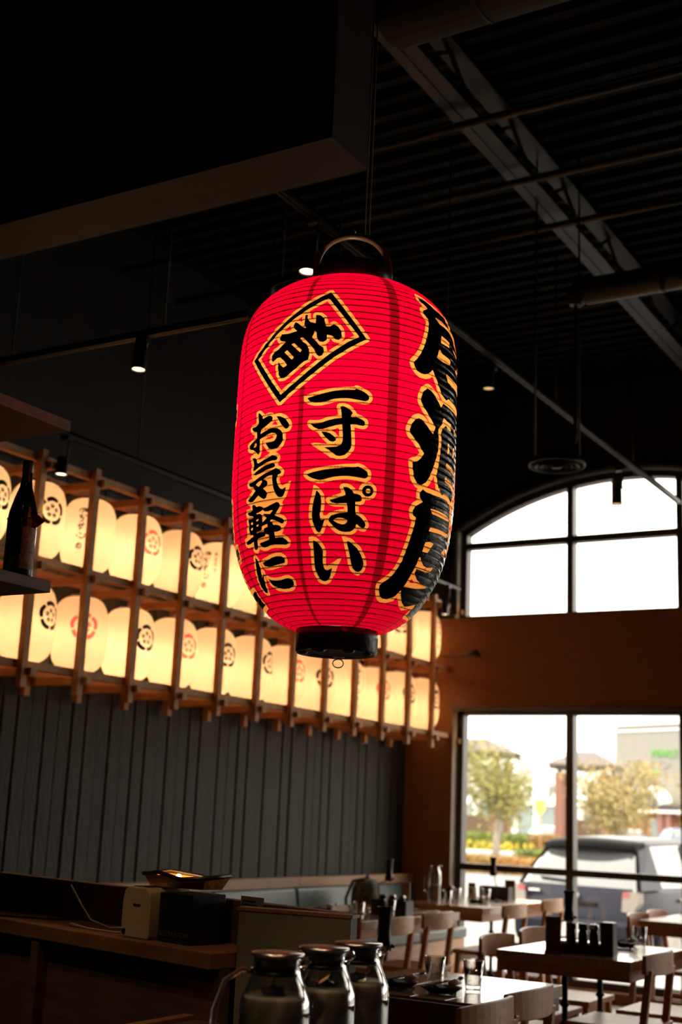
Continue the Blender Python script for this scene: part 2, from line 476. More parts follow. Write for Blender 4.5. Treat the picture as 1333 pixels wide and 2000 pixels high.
def spot(loc, zt, label, tilt=(0, 0), on=1, L=.16, r=.032, power=6, name='track_spotlight', cone=1.1):
    """loc = centre of the lens"""
    t = empty(name, loc, label=label, cat='spotlight', group='black cylinder track spotlights')
    ax = Vector((tilt[0], tilt[1], 1)).normalized()
    b = MB(); b.cyl((0, 0, 0), ax*L, r, n=24, caps=False); b.cyl(ax*(L-.001), ax*L, r, n=24); b.cyl(ax*.0, ax*.012, r+.002, n=24, caps=False)
    lb_ = b.build('lamp_body', PLAST_B, t)
    h = zt-loc[2]; e = ax*L*.62
    b = MB(); b.cyl(e+Vector((r, 0, 0)), (r+.012, 0, h-.012), .006, n=8); b.cbox((r*.4+.005, 0, h-.030), (.06, .034, .03)); b.cyl(e, e+Vector((r+.01, 0, 0)), .008, n=8)
    b.build('mounting_arm', PLAST_B, t)
    b = MB(); b.cyl(ax*.006, ax*.010, r-.002, n=24); b.build('lens', LENS if on else LENSD, lb_)
    if power:
        l = bpy.data.lights.new('spot_lamp', 'SPOT'); l.energy = power; l.color = (1, .72, .42); l.spot_size = cone; l.spot_blend = .6; l.shadow_soft_size = .02
        o = bpy.data.objects.new('spot_lamp', l); COL.objects.link(o); o.parent = t
        o.location = ax*-.004
        o.rotation_euler = (-ax).to_track_quat('-Z', 'Y').to_euler()
    return t
spot((-3.93, 4.57, 3.42), 3.6, 'track spotlight alone in the dark left of the red lantern, lens lit', (0, .05))
spot((-2.945, 4.515, 3.725), 4.0, 'brightly lit spotlight peeking over the top left of the red lantern', (.0, .05), r=.036, L=.16)
spot((-3.0, 6.62, 3.84), 4.0, 'track spotlight just right of the red lantern, lens dim orange', (0, 0), on=0, L=.17, power=1)
spot((-3.04, 9.05, 3.70), 4.0, 'dark track spotlight silhouetted against the arched window', (0, 0), on=0, L=.2, r=.04, power=0)
spot((-4.935, 5.16, 3.14), 3.38, 'spotlight above the sake bottle at the left end of the lantern rack', (0, .02), L=.1)
spot((-4.935, 10.05, 3.10), 3.38, 'spotlight at the window end of the lantern rack beside the arched window', (0, .0), L=.13)
# cable with plug socket near the lattice corner, small cctv-like wall lamp on the lintel
t = empty('wall_mounted_camera', (-4.76, YW, 2.78), label='small black device on a thin arm on the brown wall between the windows', cat='device')
b = MB(); b.cyl((0, 0, 0), (0, -.03, 0), .018, n=12); b.cyl((0, -.015, 0), (0, -.1, .01), .007, n=8); b.build('arm', PLAST_B, t)
b = MB(); b.cyl((-.045, -.11, 0), (.04, -.12, .01), .026, n=16); b.build('body', PLAST_B, t)
tag(MB().tube([(-5.2, 10.35, 2.80), (-5.05, 10.34, 2.77), (-4.93, 10.34, 2.765), (-4.80, 10.35, 2.775)], .006, 6).build('black_cable', PLAST_B), 'thin black cable leading to the small device on the brown wall', 'cable')

# unseen spots added above the picture to warm the dark ledge
track((-3.9, 1.55, 3.45), (.8, 1.55, 3.45), 'added unseen lighting track over the service counter, above the picture edge')
for x_, lb in ((-3.0, 'left'), (-1.9, 'middle'), (-.8, 'right')):
    spot((x_, 1.55, 3.27), 3.45, lb+' added spotlight on the unseen track over the service counter, above the picture edge', (.04, -.22), power=BAR_P)

track((-2.4, .1, 3.45), (.6, .1, 3.45), 'added lighting track just over the camera, out of the picture')  # unseen track and spot added to brighten the carafe fronts
spot((-.95, .1, 3.25), 3.45, 'added unseen spotlight over the camera aimed to brighten the water carafes', (.17, -.86), power=55, cone=.52)

# lettering of the red lantern, measured on its cloth: (distance round, distance up) in tenths of a millimetre
LETTERS = '{"K":[[[-572,3594],[428,2253],[64,2030],[-391,1722],[-850,1353],[-1335,987],[-1810,635],[-2909,1991],[-2337,2410],[-1750,2858],[-1388,3107],[-1142,3272]],[[-1020,662],[-883,699],[-662,763],[-352,833],[-121,866],[180,884],[225,919],[359,873],[487,805],[552,738],[552,674],[510,621],[448,602],[275,624],[43,650],[-158,645],[-342,623],[-527,567],[-651,537],[-810,537],[-942,573]],[[-167,424],[-87,442],[7,406],[102,339],[158,270],[115,203],[116,162],[262,172],[388,118],[461,68],[476,-2],[434,-46],[348,-38],[255,-16],[109,-26],[131,-196],[145,-355],[156,-529],[142,-641],[77,-739],[-3,-822],[-124,-858],[-216,-842],[-312,-768],[-423,-690],[-534,-635],[-348,-630],[-211,-616],[-106,-557],[-71,-477],[-69,-366],[-78,-207],[-98,-34],[-250,-60],[-433,-118],[-587,-164],[-681,-166],[-794,-119],[-879,-43],[-905,-2],[-783,-15],[-657,-6],[-472,59],[-289,108],[-113,132],[-126,256],[-146,368]],[[-612,-231],[-506,-232],[-395,-269],[-300,-340],[-238,-411],[-240,-466],[-308,-494],[-386,-477],[-466,-405],[-549,-316]],[[-946,-1314],[-774,-1265],[-494,-1206],[-188,-1165],[40,-1136],[262,-1120],[345,-1096],[455,-1137],[576,-1213],[603,-1296],[591,-1351],[522,-1389],[358,-1371],[126,-1350],[-27,-1355],[-255,-1385],[-408,-1426],[-531,-1462],[-640,-1465],[-784,-1423],[-883,-1374]],[[-676,-1719],[-614,-1782],[-565,-1858],[-542,-1996],[-549,-2164],[-579,-2316],[-570,-2392],[-536,-2468],[-441,-2429],[-471,-2513],[-510,-2649],[-551,-2748],[-598,-2771],[-659,-2733],[-725,-2603],[-768,-2482],[-785,-2344],[-775,-2177],[-745,-1995],[-707,-1858]],[[-7,-1635],[77,-1628],[155,-1655],[228,-1712],[262,-1779],[356,-1788],[443,-1820],[482,-1886],[467,-1956],[413,-1975],[312,-1986],[323,-2134],[346,-2293],[427,-2325],[512,-2387],[601,-2479],[620,-2553],[580,-2617],[514,-2615],[446,-2574],[377,-2526],[359,-2603],[300,-2683],[214,-2730],[101,-2742],[-13,-2732],[-145,-2673],[-228,-2599],[-302,-2526],[-347,-2473],[-329,-2405],[-283,-2351],[-158,-2307],[-34,-2275],[135,-2260],[126,-2161],[103,-2029],[-44,-2040],[-168,-2048],[-278,-2024],[-342,-1967],[-234,-1939],[-81,-1889],[63,-1826],[44,-1753]],[[763,-1679],[758,-1723],[740,-1765],[710,-1799],[670,-1823],[626,-1834],[580,-1831],[539,-1815],[505,-1786],[482,-1749],[473,-1705],[478,-1661],[496,-1620],[526,-1586],[565,-1562],[609,-1552],[654,-1554],[696,-1570],[730,-1598],[753,-1635]],[[-760,-2961],[-672,-2995],[-588,-3060],[-521,-3159],[-487,-3243],[-498,-3343],[-498,-3497],[-480,-3622],[-445,-3685],[-390,-3711],[-315,-3691],[-227,-3641],[-251,-3745],[-290,-3874],[-340,-3957],[-440,-3999],[-539,-3984],[-615,-3943],[-674,-3838],[-731,-3718],[-751,-3592],[-752,-3405],[-753,-3221],[-761,-3083]],[[155,-2961],[230,-2972],[337,-3046],[464,-3138],[577,-3283],[647,-3402],[683,-3509],[671,-3605],[628,-3679],[551,-3724],[472,-3701],[369,-3625],[308,-3487],[267,-3334],[221,-3183],[172,-3048]],[[-2562,486],[-2477,443],[-2389,357],[-2362,283],[-2269,314],[-2160,340],[-2068,320],[-2012,263],[-2041,186],[-2143,121],[-2267,60],[-2419,13],[-2427,-109],[-2295,-71],[-2133,-17],[-1993,-9],[-1840,-41],[-1722,-118],[-1660,-233],[-1652,-355],[-1685,-459],[-1759,-531],[-1854,-572],[-1987,-578],[-2094,-538],[-2153,-462],[-2233,-370],[-2070,-386],[-1934,-366],[-1863,-302],[-1851,-222],[-1915,-159],[-2018,-133],[-2158,-156],[-2322,-203],[-2437,-250],[-2435,-387],[-2421,-566],[-2455,-648],[-2508,-619],[-2600,-541],[-2695,-479],[-2789,-459],[-2869,-412],[-2880,-341],[-2759,-284],[-2566,-199],[-2563,-104],[-2583,-17],[-2709,16],[-2773,64],[-2796,131],[-2662,123],[-2547,175],[-2524,260],[-2551,376]],[[-1892,283],[-1764,260],[-1665,213],[-1584,149],[-1510,59],[-1483,-24],[-1509,-75],[-1569,-93],[-1632,-61],[-1734,59],[-1823,180]],[[-2720,-702],[-2607,-710],[-2540,-749],[-2477,-881],[-2369,-859],[-2184,-807],[-2045,-761],[-1977,-730],[-1876,-756],[-1790,-808],[-1789,-847],[-1836,-882],[-1969,-878],[-2106,-893],[-2251,-925],[-2401,-975],[-2562,-1042],[-2645,-1048],[-2657,-985],[-2631,-908],[-2641,-825]],[[-2647,-1142],[-2559,-1096],[-2397,-1043],[-2210,-978],[-2000,-941],[-1914,-945],[-1846,-1000],[-1859,-1052],[-1959,-1073],[-2168,-1097],[-2351,-1151],[-2534,-1178]],[[-2826,-1345],[-2681,-1337],[-2447,-1269],[-2164,-1178],[-1922,-1111],[-1825,-1083],[-1727,-1133],[-1653,-1201],[-1675,-1244],[-1754,-1262],[-1792,-1324],[-1788,-1430],[-1753,-1538],[-1681,-1623],[-1618,-1649],[-1505,-1600],[-1541,-1740],[-1586,-1827],[-1664,-1848],[-1744,-1832],[-1825,-1739],[-1882,-1629],[-1917,-1507],[-1938,-1386],[-1937,-1254],[-2054,-1259],[-2269,-1316],[-2193,-1340],[-2101,-1392],[-2082,-1461],[-2134,-1520],[-2244,-1564],[-2150,-1636],[-2097,-1722],[-2134,-1809],[-2216,-1838],[-2302,-1800],[-2415,-1719],[-2543,-1792],[-2657,-1848],[-2773,-1846],[-2870,-1787],[-2793,-1740],[-2629,-1647],[-2532,-1582],[-2607,-1517],[-2643,-1460],[-2746,-1447],[-2806,-1403]],[[-2671,-1945],[-2615,-1929],[-2550,-1956],[-2509,-2002],[-2385,-1993],[-2288,-2025],[-2244,-2076],[-2121,-2045],[-1944,-2000],[-1784,-1954],[-1712,-1984],[-1685,-2050],[-1731,-2137],[-1799,-2208],[-1870,-2286],[-1724,-2343],[-1614,-2390],[-1572,-2445],[-1589,-2501],[-1645,-2512],[-1732,-2471],[-1861,-2409],[-1979,-2378],[-2046,-2423],[-1968,-2443],[-1921,-2519],[-1804,-2529],[-1706,-2563],[-1674,-2616],[-1700,-2672],[-1785,-2697],[-1910,-2700],[-1909,-2852],[-1770,-2846],[-1653,-2851],[-1545,-2919],[-1496,-2979],[-1519,-3029],[-1579,-3045],[-1729,-3029],[-1936,-3007],[-2086,-3014],[-2213,-3047],[-2337,-3055],[-2456,-3016],[-2515,-2950],[-2473,-2922],[-2321,-2906],[-2116,-2875],[-2113,-2752],[-2223,-2715],[-2252,-2771],[-2377,-2783],[-2578,-2805],[-2600,-2927],[-2631,-3042],[-2701,-3084],[-2766,-3052],[-2785,-2971],[-2755,-2855],[-2902,-2889],[-3067,-2899],[-3131,-2870],[-3156,-2813],[-2948,-2776],[-2737,-2726],[-2751,-2684],[-2877,-2676],[-2896,-2598],[-2893,-2466],[-2873,-2364],[-2898,-2267],[-2785,-2278],[-2675,-2261],[-2681,-2214],[-2823,-2186],[-2882,-2144],[-2915,-2092],[-2765,-2096],[-2678,-2049]],[[-2849,-3256],[-2787,-3310],[-2745,-3430],[-2738,-3552],[-2775,-3686],[-2829,-3809],[-2662,-3677],[-2729,-3802],[-2772,-3940],[-2830,-4094],[-2867,-4210],[-2972,-4215],[-3044,-4162],[-3103,-4066],[-3090,-3935],[-3051,-3768],[-2983,-3594],[-2922,-3436]],[[-2554,-3430],[-2362,-3389],[-2130,-3330],[-1930,-3306],[-1785,-3319],[-1691,-3374],[-1674,-3440],[-1700,-3492],[-1836,-3510],[-2037,-3529],[-2212,-3555],[-2386,-3547],[-2509,-3511]],[[-2534,-3846],[-2419,-3901],[-2224,-3933],[-1998,-3932],[-1819,-3901],[-1695,-3891],[-1592,-3926],[-1530,-3998],[-1543,-4068],[-1635,-4135],[-1777,-4171],[-1998,-4174],[-2211,-4138],[-2385,-4067],[-2489,-3966]]],"D":[[[-1206,2947],[-1137,2926],[-1142,2834],[-1054,2720],[-899,2668],[-912,2904],[-791,2891],[-686,2798],[-623,2576],[-526,2561],[-422,2628],[-311,2558],[-223,2433],[-205,2294],[-271,2193],[-366,2213],[-441,2306],[-586,2342],[-591,2197],[-672,2144],[-782,2166],[-843,2258],[-871,2437],[-935,2466],[-931,2390],[-979,2293],[-843,2158],[-777,2067],[-665,2000],[-643,1899],[-679,1789],[-761,1760],[-837,1821],[-906,1963],[-1120,2205],[-1230,2312],[-1308,2301],[-1223,2191],[-1115,2117],[-1043,1973],[-1023,1822],[-1054,1700],[-1153,1665],[-1364,1508],[-1571,1361],[-1708,1281],[-1824,1287],[-1896,1386],[-1936,1592],[-1941,1756],[-1864,1655],[-1754,1562],[-1643,1607],[-1737,1733],[-1895,1873],[-1986,1865],[-2106,1775],[-2169,1826],[-2170,1940],[-2081,2048],[-1944,2097],[-1732,2261],[-1900,2317],[-1944,2376],[-1887,2493],[-1707,2473],[-1403,2504],[-1491,2580],[-1533,2664],[-1483,2774],[-1396,2722],[-1279,2616],[-1144,2549],[-1215,2647],[-1214,2776]]],"HD":[[[-1555,2163],[-1474,2184],[-1235,1966],[-1283,1909]],[[-1754,1974],[-1672,2024],[-1448,1791],[-1513,1738]]],"H":[[[-614,3404],[241,2296],[-34,2150],[-489,1821],[-907,1492],[-1344,1148],[-1795,837],[-2707,1976],[-2166,2423],[-1653,2788],[-1219,3057]],[[-232,-2467],[-186,-2424],[-92,-2396],[4,-2403],[140,-2441],[128,-2503],[74,-2551],[-5,-2559],[-118,-2528]],[[688,-1684],[684,-1712],[667,-1735],[642,-1749],[614,-1752],[588,-1742],[570,-1722],[562,-1696],[567,-1669],[583,-1646],[607,-1632],[636,-1629],[661,-1639],[680,-1659]],[[-2695,-417],[-2662,-358],[-2583,-305],[-2568,-376],[-2589,-420]],[[-2525,-1423],[-2403,-1362],[-2305,-1337],[-2281,-1381],[-2341,-1452],[-2430,-1498]],[[-2526,-2163],[-2435,-2156],[-2293,-2122],[-2273,-2092],[-2209,-2152],[-2091,-2166],[-1898,-2141],[-1987,-2216],[-2024,-2244],[-2203,-2211],[-2272,-2216],[-2137,-2329],[-2310,-2426],[-2289,-2325],[-2321,-2230],[-2377,-2190],[-2523,-2190]],[[-2537,-2326],[-2450,-2305],[-2459,-2356],[-2541,-2371]],[[-2787,-2370],[-2689,-2364],[-2710,-2420],[-2796,-2428]],[[-2554,-2455],[-2465,-2440],[-2477,-2497],[-2557,-2500]],[[-2814,-2517],[-2710,-2493],[-2723,-2557],[-2807,-2569]],[[-2574,-2629],[-2364,-2602],[-2331,-2515],[-2133,-2472],[-2124,-2551],[-2280,-2579],[-2273,-2665],[-2414,-2648],[-2580,-2667]],[[2677,3404],[3047,3405],[3376,3355],[3636,3191],[3302,3234],[2834,3255]],[[2863,2918],[3352,2884],[3304,2719],[2810,2694]],[[2738,2497],[2906,2409],[3373,2394],[3354,2235],[2906,2186],[2611,2228]],[[3626,2813],[3913,2800],[4173,2687],[3774,2705]],[[3903,2325],[4218,2320],[4144,2176],[3900,2208]],[[3102,1922],[3628,1896],[4199,1946],[4426,1804],[4430,1717],[3590,1711],[3208,1728]],[[3814,609],[3978,659],[3978,463],[3831,442]],[[3318,76],[3445,81],[3420,-195],[3290,-215]],[[3763,80],[3913,107],[3867,-186],[3714,-213]],[[3248,-478],[3638,-511],[4041,-556],[3985,-649],[3445,-608],[3240,-594]],[[3190,-871],[3691,-911],[3929,-1003],[3835,-1103],[3449,-1018],[3186,-993]],[[2585,-1834],[2916,-1822],[3422,-1825],[3716,-1865],[3684,-1944],[3104,-1965],[2653,-1955]],[[2662,-2303],[3047,-2275],[3510,-2267],[3746,-2270],[3709,-2368],[3257,-2373],[2631,-2409]],[[2581,-2703],[2770,-2660],[2981,-2673],[2789,-2950],[2534,-2954]],[[2491,-3092],[2765,-3285],[2970,-3310],[3340,-3247],[3314,-3387],[2953,-3435],[2514,-3414],[2503,-3533],[2700,-3668],[3018,-3751],[3481,-3754],[3493,-3807],[2871,-3917],[2282,-3952],[2377,-3588],[2453,-3308]],[[3810,-2635],[3609,-2765],[3736,-2849],[4119,-2848]],[[4184,-3172],[4429,-3320],[4681,-3332]],[[4685,-3614],[4768,-3765],[4779,-3855],[4757,-3742]]],"Y":[[[-879,-524],[-760,-512],[-445,-548],[-227,-609],[-124,-858],[-336,-911],[-591,-738],[-819,-589]],[[-1117,739],[-824,818],[-807,469],[-1108,584]],[[-755,-1591],[-699,-1596],[-553,-1720],[-675,-1781],[-788,-1841]],[[-369,-3592],[-189,-3492],[-51,-3402],[44,-3383],[-11,-3502],[-78,-3637],[-165,-3871],[-260,-3745],[-371,-3699]],[[-883,-2876],[-788,-2862],[-653,-2886],[-742,-3037],[-876,-3097]],[[8,-2851],[123,-2853],[258,-2907],[200,-3016],[141,-3141],[75,-3022]],[[-1618,-1649],[-1499,-1509],[-1368,-1441],[-1407,-1647],[-1495,-1821],[-1602,-1967],[-1681,-2064],[-2874,-1913],[-2769,-1690],[-1907,-1679]],[[-2270,-1289],[-1917,-1231],[-1892,-1549],[-1775,-1796],[-1976,-1932],[-2341,-1808]],[[-2886,-2070],[-2154,-1976],[-1602,-2455],[-1771,-2852],[-2731,-2990],[-3068,-2706]],[[3008,695],[3514,651],[3481,444],[3247,441],[3153,514],[2978,395],[2880,245],[2924,44],[2868,-350],[2824,-587],[2726,-940],[2494,-993],[2776,-237],[2792,9],[2752,302],[2942,507]]],"RD":[[[2481,-3691],[2676,-3784],[2432,-3800]],[[2594,-1037],[2725,-1341],[2432,-1331]]],"KB":[[[3630,3181],[3416,3633],[2964,3692],[2646,3793],[2395,3895],[2179,3948],[2139,3806],[2246,3720],[2399,3578],[2155,3434],[2151,3343],[2234,3260],[2319,3225],[2311,3070],[2256,2816],[2189,2622],[2120,2416],[1987,2155],[1869,1984],[1753,1858],[1792,1756],[1879,1666],[2004,1621],[2131,1626],[2262,1675],[2358,1751],[2435,1836],[2529,1716],[2673,1548],[2777,1396],[2726,1444],[2873,1303],[3028,1225],[3132,1195],[3275,1286],[3651,1265],[4430,1326],[4423,1950],[4404,2312],[4349,2736],[3876,2965]],[[2257,1282],[2345,1267],[2584,1157],[2746,1019],[2875,925],[3019,836],[2942,507],[2752,302],[2792,9],[2776,-237],[2685,-501],[2574,-767],[2430,-1052],[2310,-1210],[2141,-1318],[1992,-1289],[1890,-1178],[1841,-982],[1809,-783],[1976,-728],[2107,-605],[2193,-482],[2013,-284],[1858,-153],[1728,-46],[1695,51],[1754,212],[1876,365],[1986,412],[2105,395],[2298,261],[2531,115],[2615,326],[2421,503],[2175,714],[2037,876],[2042,998],[2116,1169]],[[2958,1065],[3213,1049],[3559,1040],[3923,1052],[4433,1055],[4434,640],[4434,322],[4186,-377],[4049,-879],[3992,-1132],[3725,-1433],[3445,-1321],[3204,-1299],[3055,-1388],[2872,-1228],[2854,-1267],[2726,-940],[2824,-587],[2868,-350],[2924,44],[2880,245],[2978,395],[3153,514],[3268,447],[3481,444],[3514,651],[3200,643],[3008,695],[2954,541],[2764,610],[2875,925]],[[2210,-1406],[2327,-1452],[2663,-1467],[3105,-1455],[3422,-1452],[3698,-1565],[3795,-1937],[3928,-2321],[4180,-2633],[4622,-2921],[4672,-3256],[4757,-3743],[4830,-4055],[4889,-4255],[3945,-4309],[3592,-4295],[3157,-4415],[2908,-4462],[2616,-4369],[2361,-4196],[2236,-4035],[2139,-4184],[2056,-4274],[1844,-4356],[1643,-4360],[1491,-4296],[1376,-4152],[1336,-4006],[1451,-3903],[1631,-3757],[1762,-3546],[1862,-3306],[1922,-2989],[1991,-2639],[2047,-2359],[2062,-2161],[1958,-2120],[1929,-2006],[1994,-1893],[2212,-1750],[2259,-1732],[2124,-1630],[2113,-1529]]]}'
# ------------------------------------------------------------------ printed paper lanterns
def profile(R, r0, H, nb, mb, nt, mt):
    def rad(z):
        u = np.clip(np.asarray(z)/H, -1, 1)
        n = np.where(u < 0, nb, nt); m = np.where(u < 0, mb, mt)
        return r0+(R-r0)*(1-np.abs(u)**n)**(1/m)
    return rad
def sd_poly(P, X, Y):
    P = np.asarray(P, float); Q = np.roll(P, -1, 0)
    d = np.full(X.shape, 1e9); s = np.zeros(X.shape, bool)
    for (ax, ay), (bx, by) in zip(P, Q):
        ex, ey = bx-ax, by-ay; wx, wy = X-ax, Y-ay
        t = np.clip((wx*ex+wy*ey)/(ex*ex+ey*ey+1e-18), 0, 1)
        d = np.minimum(d, (wx-ex*t)**2+(wy-ey*t)**2)
        c = ((ay > Y) != (by > Y)) & (X < (bx-ax)*(Y-ay)/(by-ay+1e-18)+ax)
        s ^= c
    return np.where(s, -np.sqrt(d), np.sqrt(d))
def stamp(F, P, gu, gs, pad, mode='min', w=0.0):
    P = np.asarray(P); h = gu[1]-gu[0]
    i0 = max(0, int((P[:, 0].min()-pad-gu[0])/h)); i1 = min(len(gu), int((P[:, 0].max()+pad-gu[0])/h)+2)
    j0 = max(0, int((P[:, 1].min()-pad-gs[0])/h)); j1 = min(len(gs), int((P[:, 1].max()+pad-gs[0])/h)+2)
    if i1 <= i0 or j1 <= j0: return
    X, Y = np.meshgrid(gu[i0:i1], gs[j0:j1], indexing='ij')
    d = sd_poly(P, X, Y)-w
    if mode == 'min': F[i0:i1, j0:j1] = np.minimum(F[i0:i1, j0:j1], d)
    else: F[i0:i1, j0:j1] = np.maximum(F[i0:i1, j0:j1], -d)
def contours(F, gu, gs, V, E):
    nx, ny = F.shape; S_ = F < 0; ids = {}
    h = gu[1]-gu[0]
    def pt(kind, i, j):
        k = (kind, i, j)
        if k not in ids:
            if kind == 0:
                a, b = F[i, j], F[i+1, j]; t = a/(a-b); t = min(max(t, .02), .98); V.append((gu[i]+h*t, gs[j]))
            else:
                a, b = F[i, j], F[i, j+1]; t = a/(a-b); t = min(max(t, .02), .98); V.append((gu[i], gs[j]+h*t))
            ids[k] = len(V)-1
        return ids[k]
    c = S_[:-1, :-1].astype(int)+S_[1:, :-1]+S_[:-1, 1:]+S_[1:, 1:]
    for i, j in zip(*np.nonzero((c > 0) & (c < 4))):
        L = []
        if S_[i, j] != S_[i+1, j]: L.append((0, i, j))
        if S_[i+1, j] != S_[i+1, j+1]: L.append((1, i+1, j))
        if S_[i, j+1] != S_[i+1, j+1]: L.append((0, i, j+1))
        if S_[i, j] != S_[i, j+1]: L.append((1, i, j))
        q = [pt(*k) for k in L]
        for a in range(0, len(q)-1, 2): E.append((q[a], q[a+1]))
def print_shell(name, mats, R, H, rad, rib, depth, ncol, sub, h, layers, seams=(), crinkle=0, band=0, bandmats=None):
    """layers: list of (material index, field(gu,gs)); later ones win. Returns mesh"""
    zz = np.linspace(-H, H, 3001); rr = rad(zz)
    ss = np.concatenate([[0], np.cumsum(np.hypot(np.diff(zz), np.diff(rr)))]); ss -= np.interp(0, zz, ss)
    s0, s1 = ss[0], ss[-1]; U = PI*R
    nrib = int(round((s1-s0)/rib)); ds = (s1-s0)/nrib
    gu = np.arange(-U-h, U+2*h, h); gs = np.arange(s0-h, s1+2*h, h)
    V = []; E = []
    fields = [(mi, f(gu, gs)) for mi, f in layers]
    for mi, F in fields: contours(F, gu, gs, V, E)
    V = [(min(max(a, -U), U), min(max(b, s0), s1)) for a, b in V]
    E = [e for e in E if V[e[0]] != V[e[1]]]
    sv = np.linspace(s0, s1, nrib*sub+1)
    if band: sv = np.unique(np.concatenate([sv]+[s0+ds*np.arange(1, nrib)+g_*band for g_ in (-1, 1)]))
    for a, b in seams:                      # (centre u, half width)
        for sg in (-1, 1):
            k = len(V)
            for q in sv: V.append((a+sg*b, float(q)))
            E += [(k+i, k+i+1) for i in range(len(sv)-1)]
    us = np.linspace(-U, U, ncol+1)
    for a in us:
        for b in sv: V.append((float(a), float(b)))
    vo, ed, fa, *_ = delaunay_2d_cdt([Vector(p) for p in V], E, [], 0, 1e-6)
    P = np.array([(p.x, p.y) for p in vo]); Fc = np.array([tuple(f) for f in fa])
    C_ = P[Fc].mean(1)
    idx = np.zeros(len(Fc), int)
    if seams:
        for a, b in seams: idx[np.abs(C_[:, 0]-a) < b] = 1
    def samp(F):
        i = np.clip(((C_[:, 0]-gu[0])/h).astype(int), 0, F.shape[0]-2); j = np.clip(((C_[:, 1]-gs[0])/h).astype(int), 0, F.shape[1]-2)
        fx = (C_[:, 0]-gu[i])/h; fy = (C_[:, 1]-gs[j])/h
        return F[i, j]*(1-fx)*(1-fy)+F[i+1, j]*fx*(1-fy)+F[i, j+1]*(1-fx)*fy+F[i+1, j+1]*fx*fy
    for mi, F in fields: idx[samp(F) < 0] = mi
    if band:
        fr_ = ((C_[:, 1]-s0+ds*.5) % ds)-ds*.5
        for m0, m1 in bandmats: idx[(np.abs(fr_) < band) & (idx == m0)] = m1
    z = np.interp(P[:, 1], ss, zz); r = rad(z)
    fr = ((P[:, 1]-s0)/ds) % 1.0
    bulge = depth*np.abs(np.sin(PI*fr))**.8
    dz = np.gradient(zz, ss); dr = np.gradient(rr, ss)
    nr = np.interp(P[:, 1], ss, dz); nz_ = -np.interp(P[:, 1], ss, dr)
    th = P[:, 0]/R
    if crinkle: bulge = bulge*(1+crinkle*np.sin(th*37)*np.sin(th*23+P[:, 1]*31))
    x = (r+bulge*nr)*np.cos(th); y_ = (r+bulge*nr)*np.sin(th); z2 = z+bulge*nz_
    me = bpy.data.meshes.new(name)
    me.from_pydata(np.stack([x, y_, z2], 1).tolist(), [], Fc.tolist())
    for m in mats: me.materials.append(m)
    me.polygons.foreach_set('material_index', idx.tolist())
    bm = bmesh.new(); bm.from_mesh(me)
    bmesh.ops.remove_doubles(bm, verts=bm.verts, dist=2e-5)
    bmesh.ops.recalc_face_normals(bm, faces=bm.faces)
    for f in bm.faces: f.smooth = True
    bm.to_mesh(me); bm.free()
    return me, (s0, s1, ds, nrib, ss, zz)

# ---- the big red lantern
LET = json.loads(LETTERS)
sc_ = lambda L: [[(a*1e-4, b*1e-4) for a, b in P] for P in L]
LT = {k: sc_(v) for k, v in LET.items()}
RR, HH = .2993, .4799
rad_red = profile(RR, .105, HH, 3.2286, 1.6366, 7.2007, 1.1156)
W1, W2 = .0088, .0125
def rect(u0, s0, u1, s1, w):
    dx, dy = u1-u0, s1-s0; L = math.hypot(dx, dy); nx, ny = -dy/L*w/2, dx/L*w/2
    return [(u0+nx, s0+ny), (u1+nx, s1+ny), (u1-nx, s1-ny), (u0-nx, s0-ny)]
EXT = [rect(.37, .350, .60, .338, .040), rect(.585, .35, .58, .26, .036), rect(.38, .272, .60, .262, .034), rect(.50, .27, .50, .20, .03),
       rect(.40, .222, .62, .212, .026), rect(.45, .205, .455, .135, .032), rect(.44, .145, .60, .135, .034), rect(.59, .21, .585, .13, .034),
       rect(.42, .096, .66, .086, .036), rect(.46, .05, .46, -.12, .03), rect(.60, .05, .60, -.125, .036), rect(.44, .04, .62, .035, .026),
       rect(.50, .09, .49, -.02, .022), rect(.56, .09, .57, -.01, .022), rect(.44, -.055, .61, -.058, .022), rect(.44, -.115, .62, -.118, .028),
       rect(.40, -.165, .66, -.180, .040), rect(.64, -.17, .635, -.24, .034), rect(.42, -.232, .64, -.240, .028), rect(.42, -.29, .68, -.30, .028),
       rect(.44, -.345, .62, -.335, .030), rect(.50, -.34, .51, -.42, .040), rect(.40, -.385, .64, -.375, .030), rect(.36, -.445, .70, -.43, .045)]
SH = -1.075
shp = lambda L: [[(u+SH, s) for u, s in P] for P in L]
def f_black(gu, gs):
    F = np.full((len(gu), len(gs)), .05)
    for P in LT['K']: stamp(F, P, gu, gs, .01)
    for P in LT['KB']+EXT+shp(LT['KB']+EXT): stamp(F, P, gu, gs, .01)
    for P in LT['H']+shp(LT['H'][13:]): stamp(F, P, gu, gs, .01, 'max')
    G = np.full_like(F, .05)
    for P in LT['D']: stamp(G, P, gu, gs, .01)
    for P in LT['HD']: stamp(G, P, gu, gs, .01, 'max')
    return np.minimum(F, G)
def f_yellow(gu, gs):
    F = np.full((len(gu), len(gs)), .05)
    for P in LT['K']: stamp(F, P, gu, gs, .02, w=W1)
    ring = LT['H'][0]
    stamp(F, ring, gu, gs, .02, 'max', w=-W1)
    for P in LT['D']: stamp(F, P, gu, gs, .02, w=W1*.95)
    for P in LT['KB']+EXT+shp(LT['KB']+EXT): stamp(F, P, gu, gs, .03, w=W2)
    for P in LT['Y']: stamp(F, P, gu, gs, .01)
    for P in LT['RD']: stamp(F, P, gu, gs, .01, 'max')
    return F
RED = paper('red_lantern_cloth', (.92, .0, .040), (.30, .004, .012), gloss=.3, rough=.35, wt=.78, wrinkle=.35)
RED2 = paper('red_lantern_seam', (.30, .002, .010), (.16, .003, .006), gloss=.35, rough=.35, wt=.78, wrinkle=.35)
